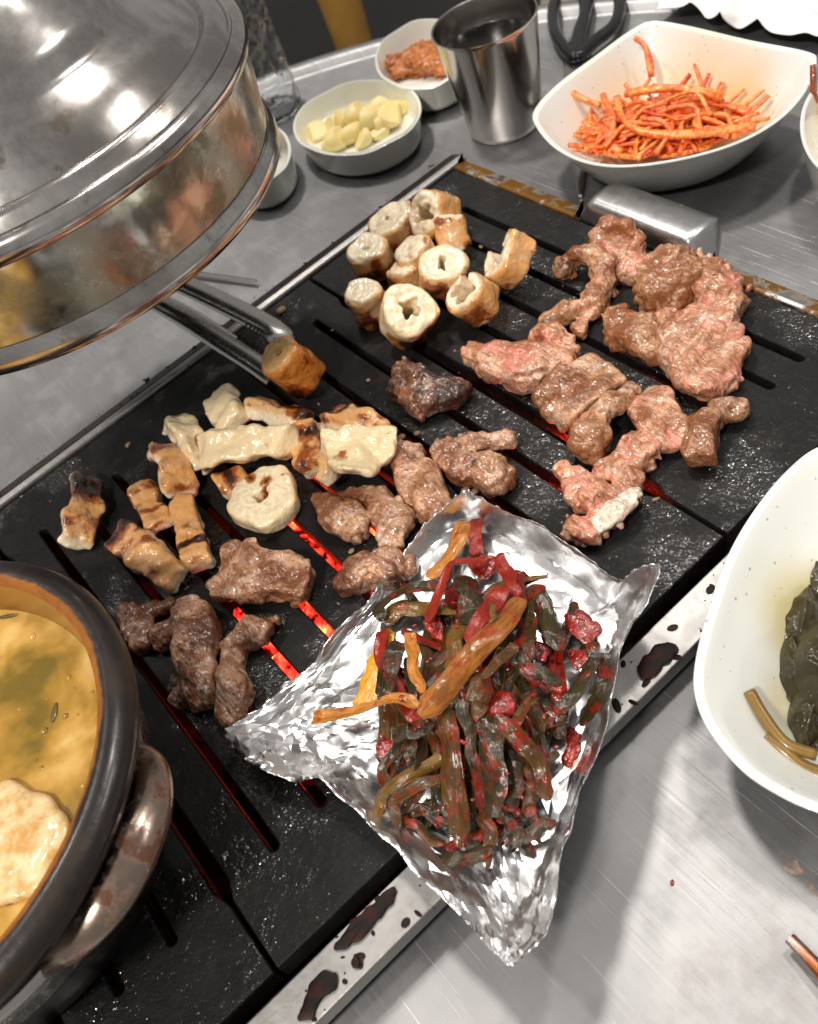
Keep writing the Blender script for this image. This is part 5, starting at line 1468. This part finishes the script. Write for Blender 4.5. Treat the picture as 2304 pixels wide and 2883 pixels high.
# ------------------------------------------------------------------ exhaust hood
def hood():
    c = (.0770, .4860, 0); o = empty('exhaust_hood', (c[0], c[1], .158)); tag(o, 'greasy chrome exhaust hood hanging over the left of the table', 'hood')
    V, F = lathe([(.1165, .164), (.1185, .158), (.1205, .1575), (.1215, .160), (.1210, .165), (.1195, .168), (.1192, .170)], c, 160)
    mk('lower_lip', V, F[:-2], MT['hood_chrome'], parent=o)
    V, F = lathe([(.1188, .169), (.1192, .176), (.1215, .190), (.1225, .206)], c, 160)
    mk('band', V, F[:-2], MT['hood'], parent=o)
    V, F = lathe([(.1222, .206), (.1255, .2075), (.1268, .211), (.1262, .215), (.1240, .2175), (.1215, .218), (.1205, .2155), (.1190, .2160), (.1165, .2215), (.1130, .2235), (.1095, .2225), (.1080, .2200)], c, 160)
    mk('upper_lip', V, F[:-2], MT['hood_chrome'], parent=o)
    V, F = lathe([(.1085, .2205), (.1030, .2270), (.0930, .2370), (.0860, .2410), (.0830, .2440), (.0815, .2500), (.0780, .2540), (.0700, .2620), (.0560, .2780), (.0470, .2950), (.0440, .3200), (.0440, .62)], c, 128)
    mk('dome', V, F[:-2], MT['hood_chrome'], parent=o, sharp=50)
    V, F = lathe([(.1160, .165), (.1150, .2), (.100, .222), (.045, .285), (.040, .32)], c, 96)
    mk('inner_liner', V, F[:-2], MT['soot'], parent=o)


hood()

# ------------------------------------------------------------------ small things
def stick(name, label, a, b, wa, wb, mat, cat='chopstick', group=None):
    V, F = sweep(np.linspace(a, b, 12), np.linspace(wa, wb, 12), np.linspace(wa, wb, 12) * .6, 10, sq=.7)
    o = mk(name, V, F, mat, loc=a, sharp=50); tag(o, label, cat, group)


stick('chopstick', 'thin steel chopstick end lying on the table beside the tongs', P(540, 592, .004), P(300, 560, .004), .0016, .0028, MT['steel'])
stick('chopstick', 'sauce-stained chopstick tip at the bottom right corner', P(1663, 1975, .006), P(1850, 2170, .010), .0022, .0034, MT['chop_stained'])


def napkin():
    n = 60; us = np.linspace(0, 1, n); V = []; c0 = P(1560, 45, .012)
    a = P(1385, 25, .010); b = P(1760, 95, .010); d = P(1420, -60, .010); e = P(1800, -30, .010)
    for i in us:
        for j in us:
            p = (a * (1 - i) + b * i) * (1 - j) + (d * (1 - i) + e * i) * j
            V.append(p)
    V = np.array(V); nz = 1 - 2 * np.abs(noise(V, .03, 90)); V[:, 2] += .007 * nz + .004 * noise(V, .012, 91) + .004
    V[:, :2] += np.stack([noise(V, .02, 92), noise(V, .02, 93)], 1) * .005
    V[:, 2] = np.maximum(V[:, 2], .0095)
    F = [(i * n + j, (i + 1) * n + j, (i + 1) * n + j + 1, i * n + j + 1) for i in range(n - 1) for j in range(n - 1)]
    o = mk('napkin', V, F, MT['napkin'], loc=c0); o.modifiers.new('ply', 'SOLIDIFY').thickness = .0006
    tag(o, 'crumpled white paper napkin behind the radish bowl', 'napkin')


napkin()


def background():
    # dark upholstered chair beyond the table
    o = empty('chair', (.62, 1.42, -.72)); tag(o, 'dark navy upholstered chair beyond the table edge', 'chair')
    V, F = box((.16, .98, -.34), (.64, 1.50, -.22)); s = mk('seat', V, F, MT['navy'], parent=o); bevel(s, .04, 4)
    V, F = box((.10, 1.48, -.30), (.70, 1.58, .25)); s = mk('backrest', V, F, MT['navy'], parent=o); bevel(s, .04, 4)
    for x in (.20, .60):
        for y in (1.02, 1.46):
            V, F = lathe([(.018, -.72), (.018, -.33)], (x, y, 0), 16); mk('leg', V, F, MT['black'], parent=o)
    g = P(745, 90, -.18); o = empty('stool', (g[0], g[1], -.72)); tag(o, 'golden brown stool post with chrome foot beyond the table', 'stool')
    V, F = lathe([(0, -.20), (.022, -.20), (.026, -.18), (.029, -.10), (.026, .02), (0, .02)], (g[0], g[1], 0), 32); mk('post', V, F, MT['gold'], parent=o)
    V, F = lathe([(.0, -.72), (.036, -.72), (.030, -.24), (.027, -.205), (0, -.205)], (g[0], g[1], 0), 32); mk('foot', V, F, MT['hood_chrome'], parent=o)
    g = P(1320, 10, -.25); o = empty('stool', (g[0] + .08, g[1] + .02, -.72)); tag(o, 'beige round stool seat glimpsed beyond the scissors', 'stool')
    V, F = lathe([(0, -.30), (.16, -.30), (.17, -.28), (.165, -.255), (.12, -.25), (0, -.25)], (g[0] + .08, g[1] + .02, 0), 48); mk('seat', V, F, MT['beige'], parent=o)
    V, F = lathe([(.03, -.72), (.03, -.30)], (g[0] + .08, g[1] + .02, 0), 24); mk('post', V, F, MT['steel'], parent=o)


background()
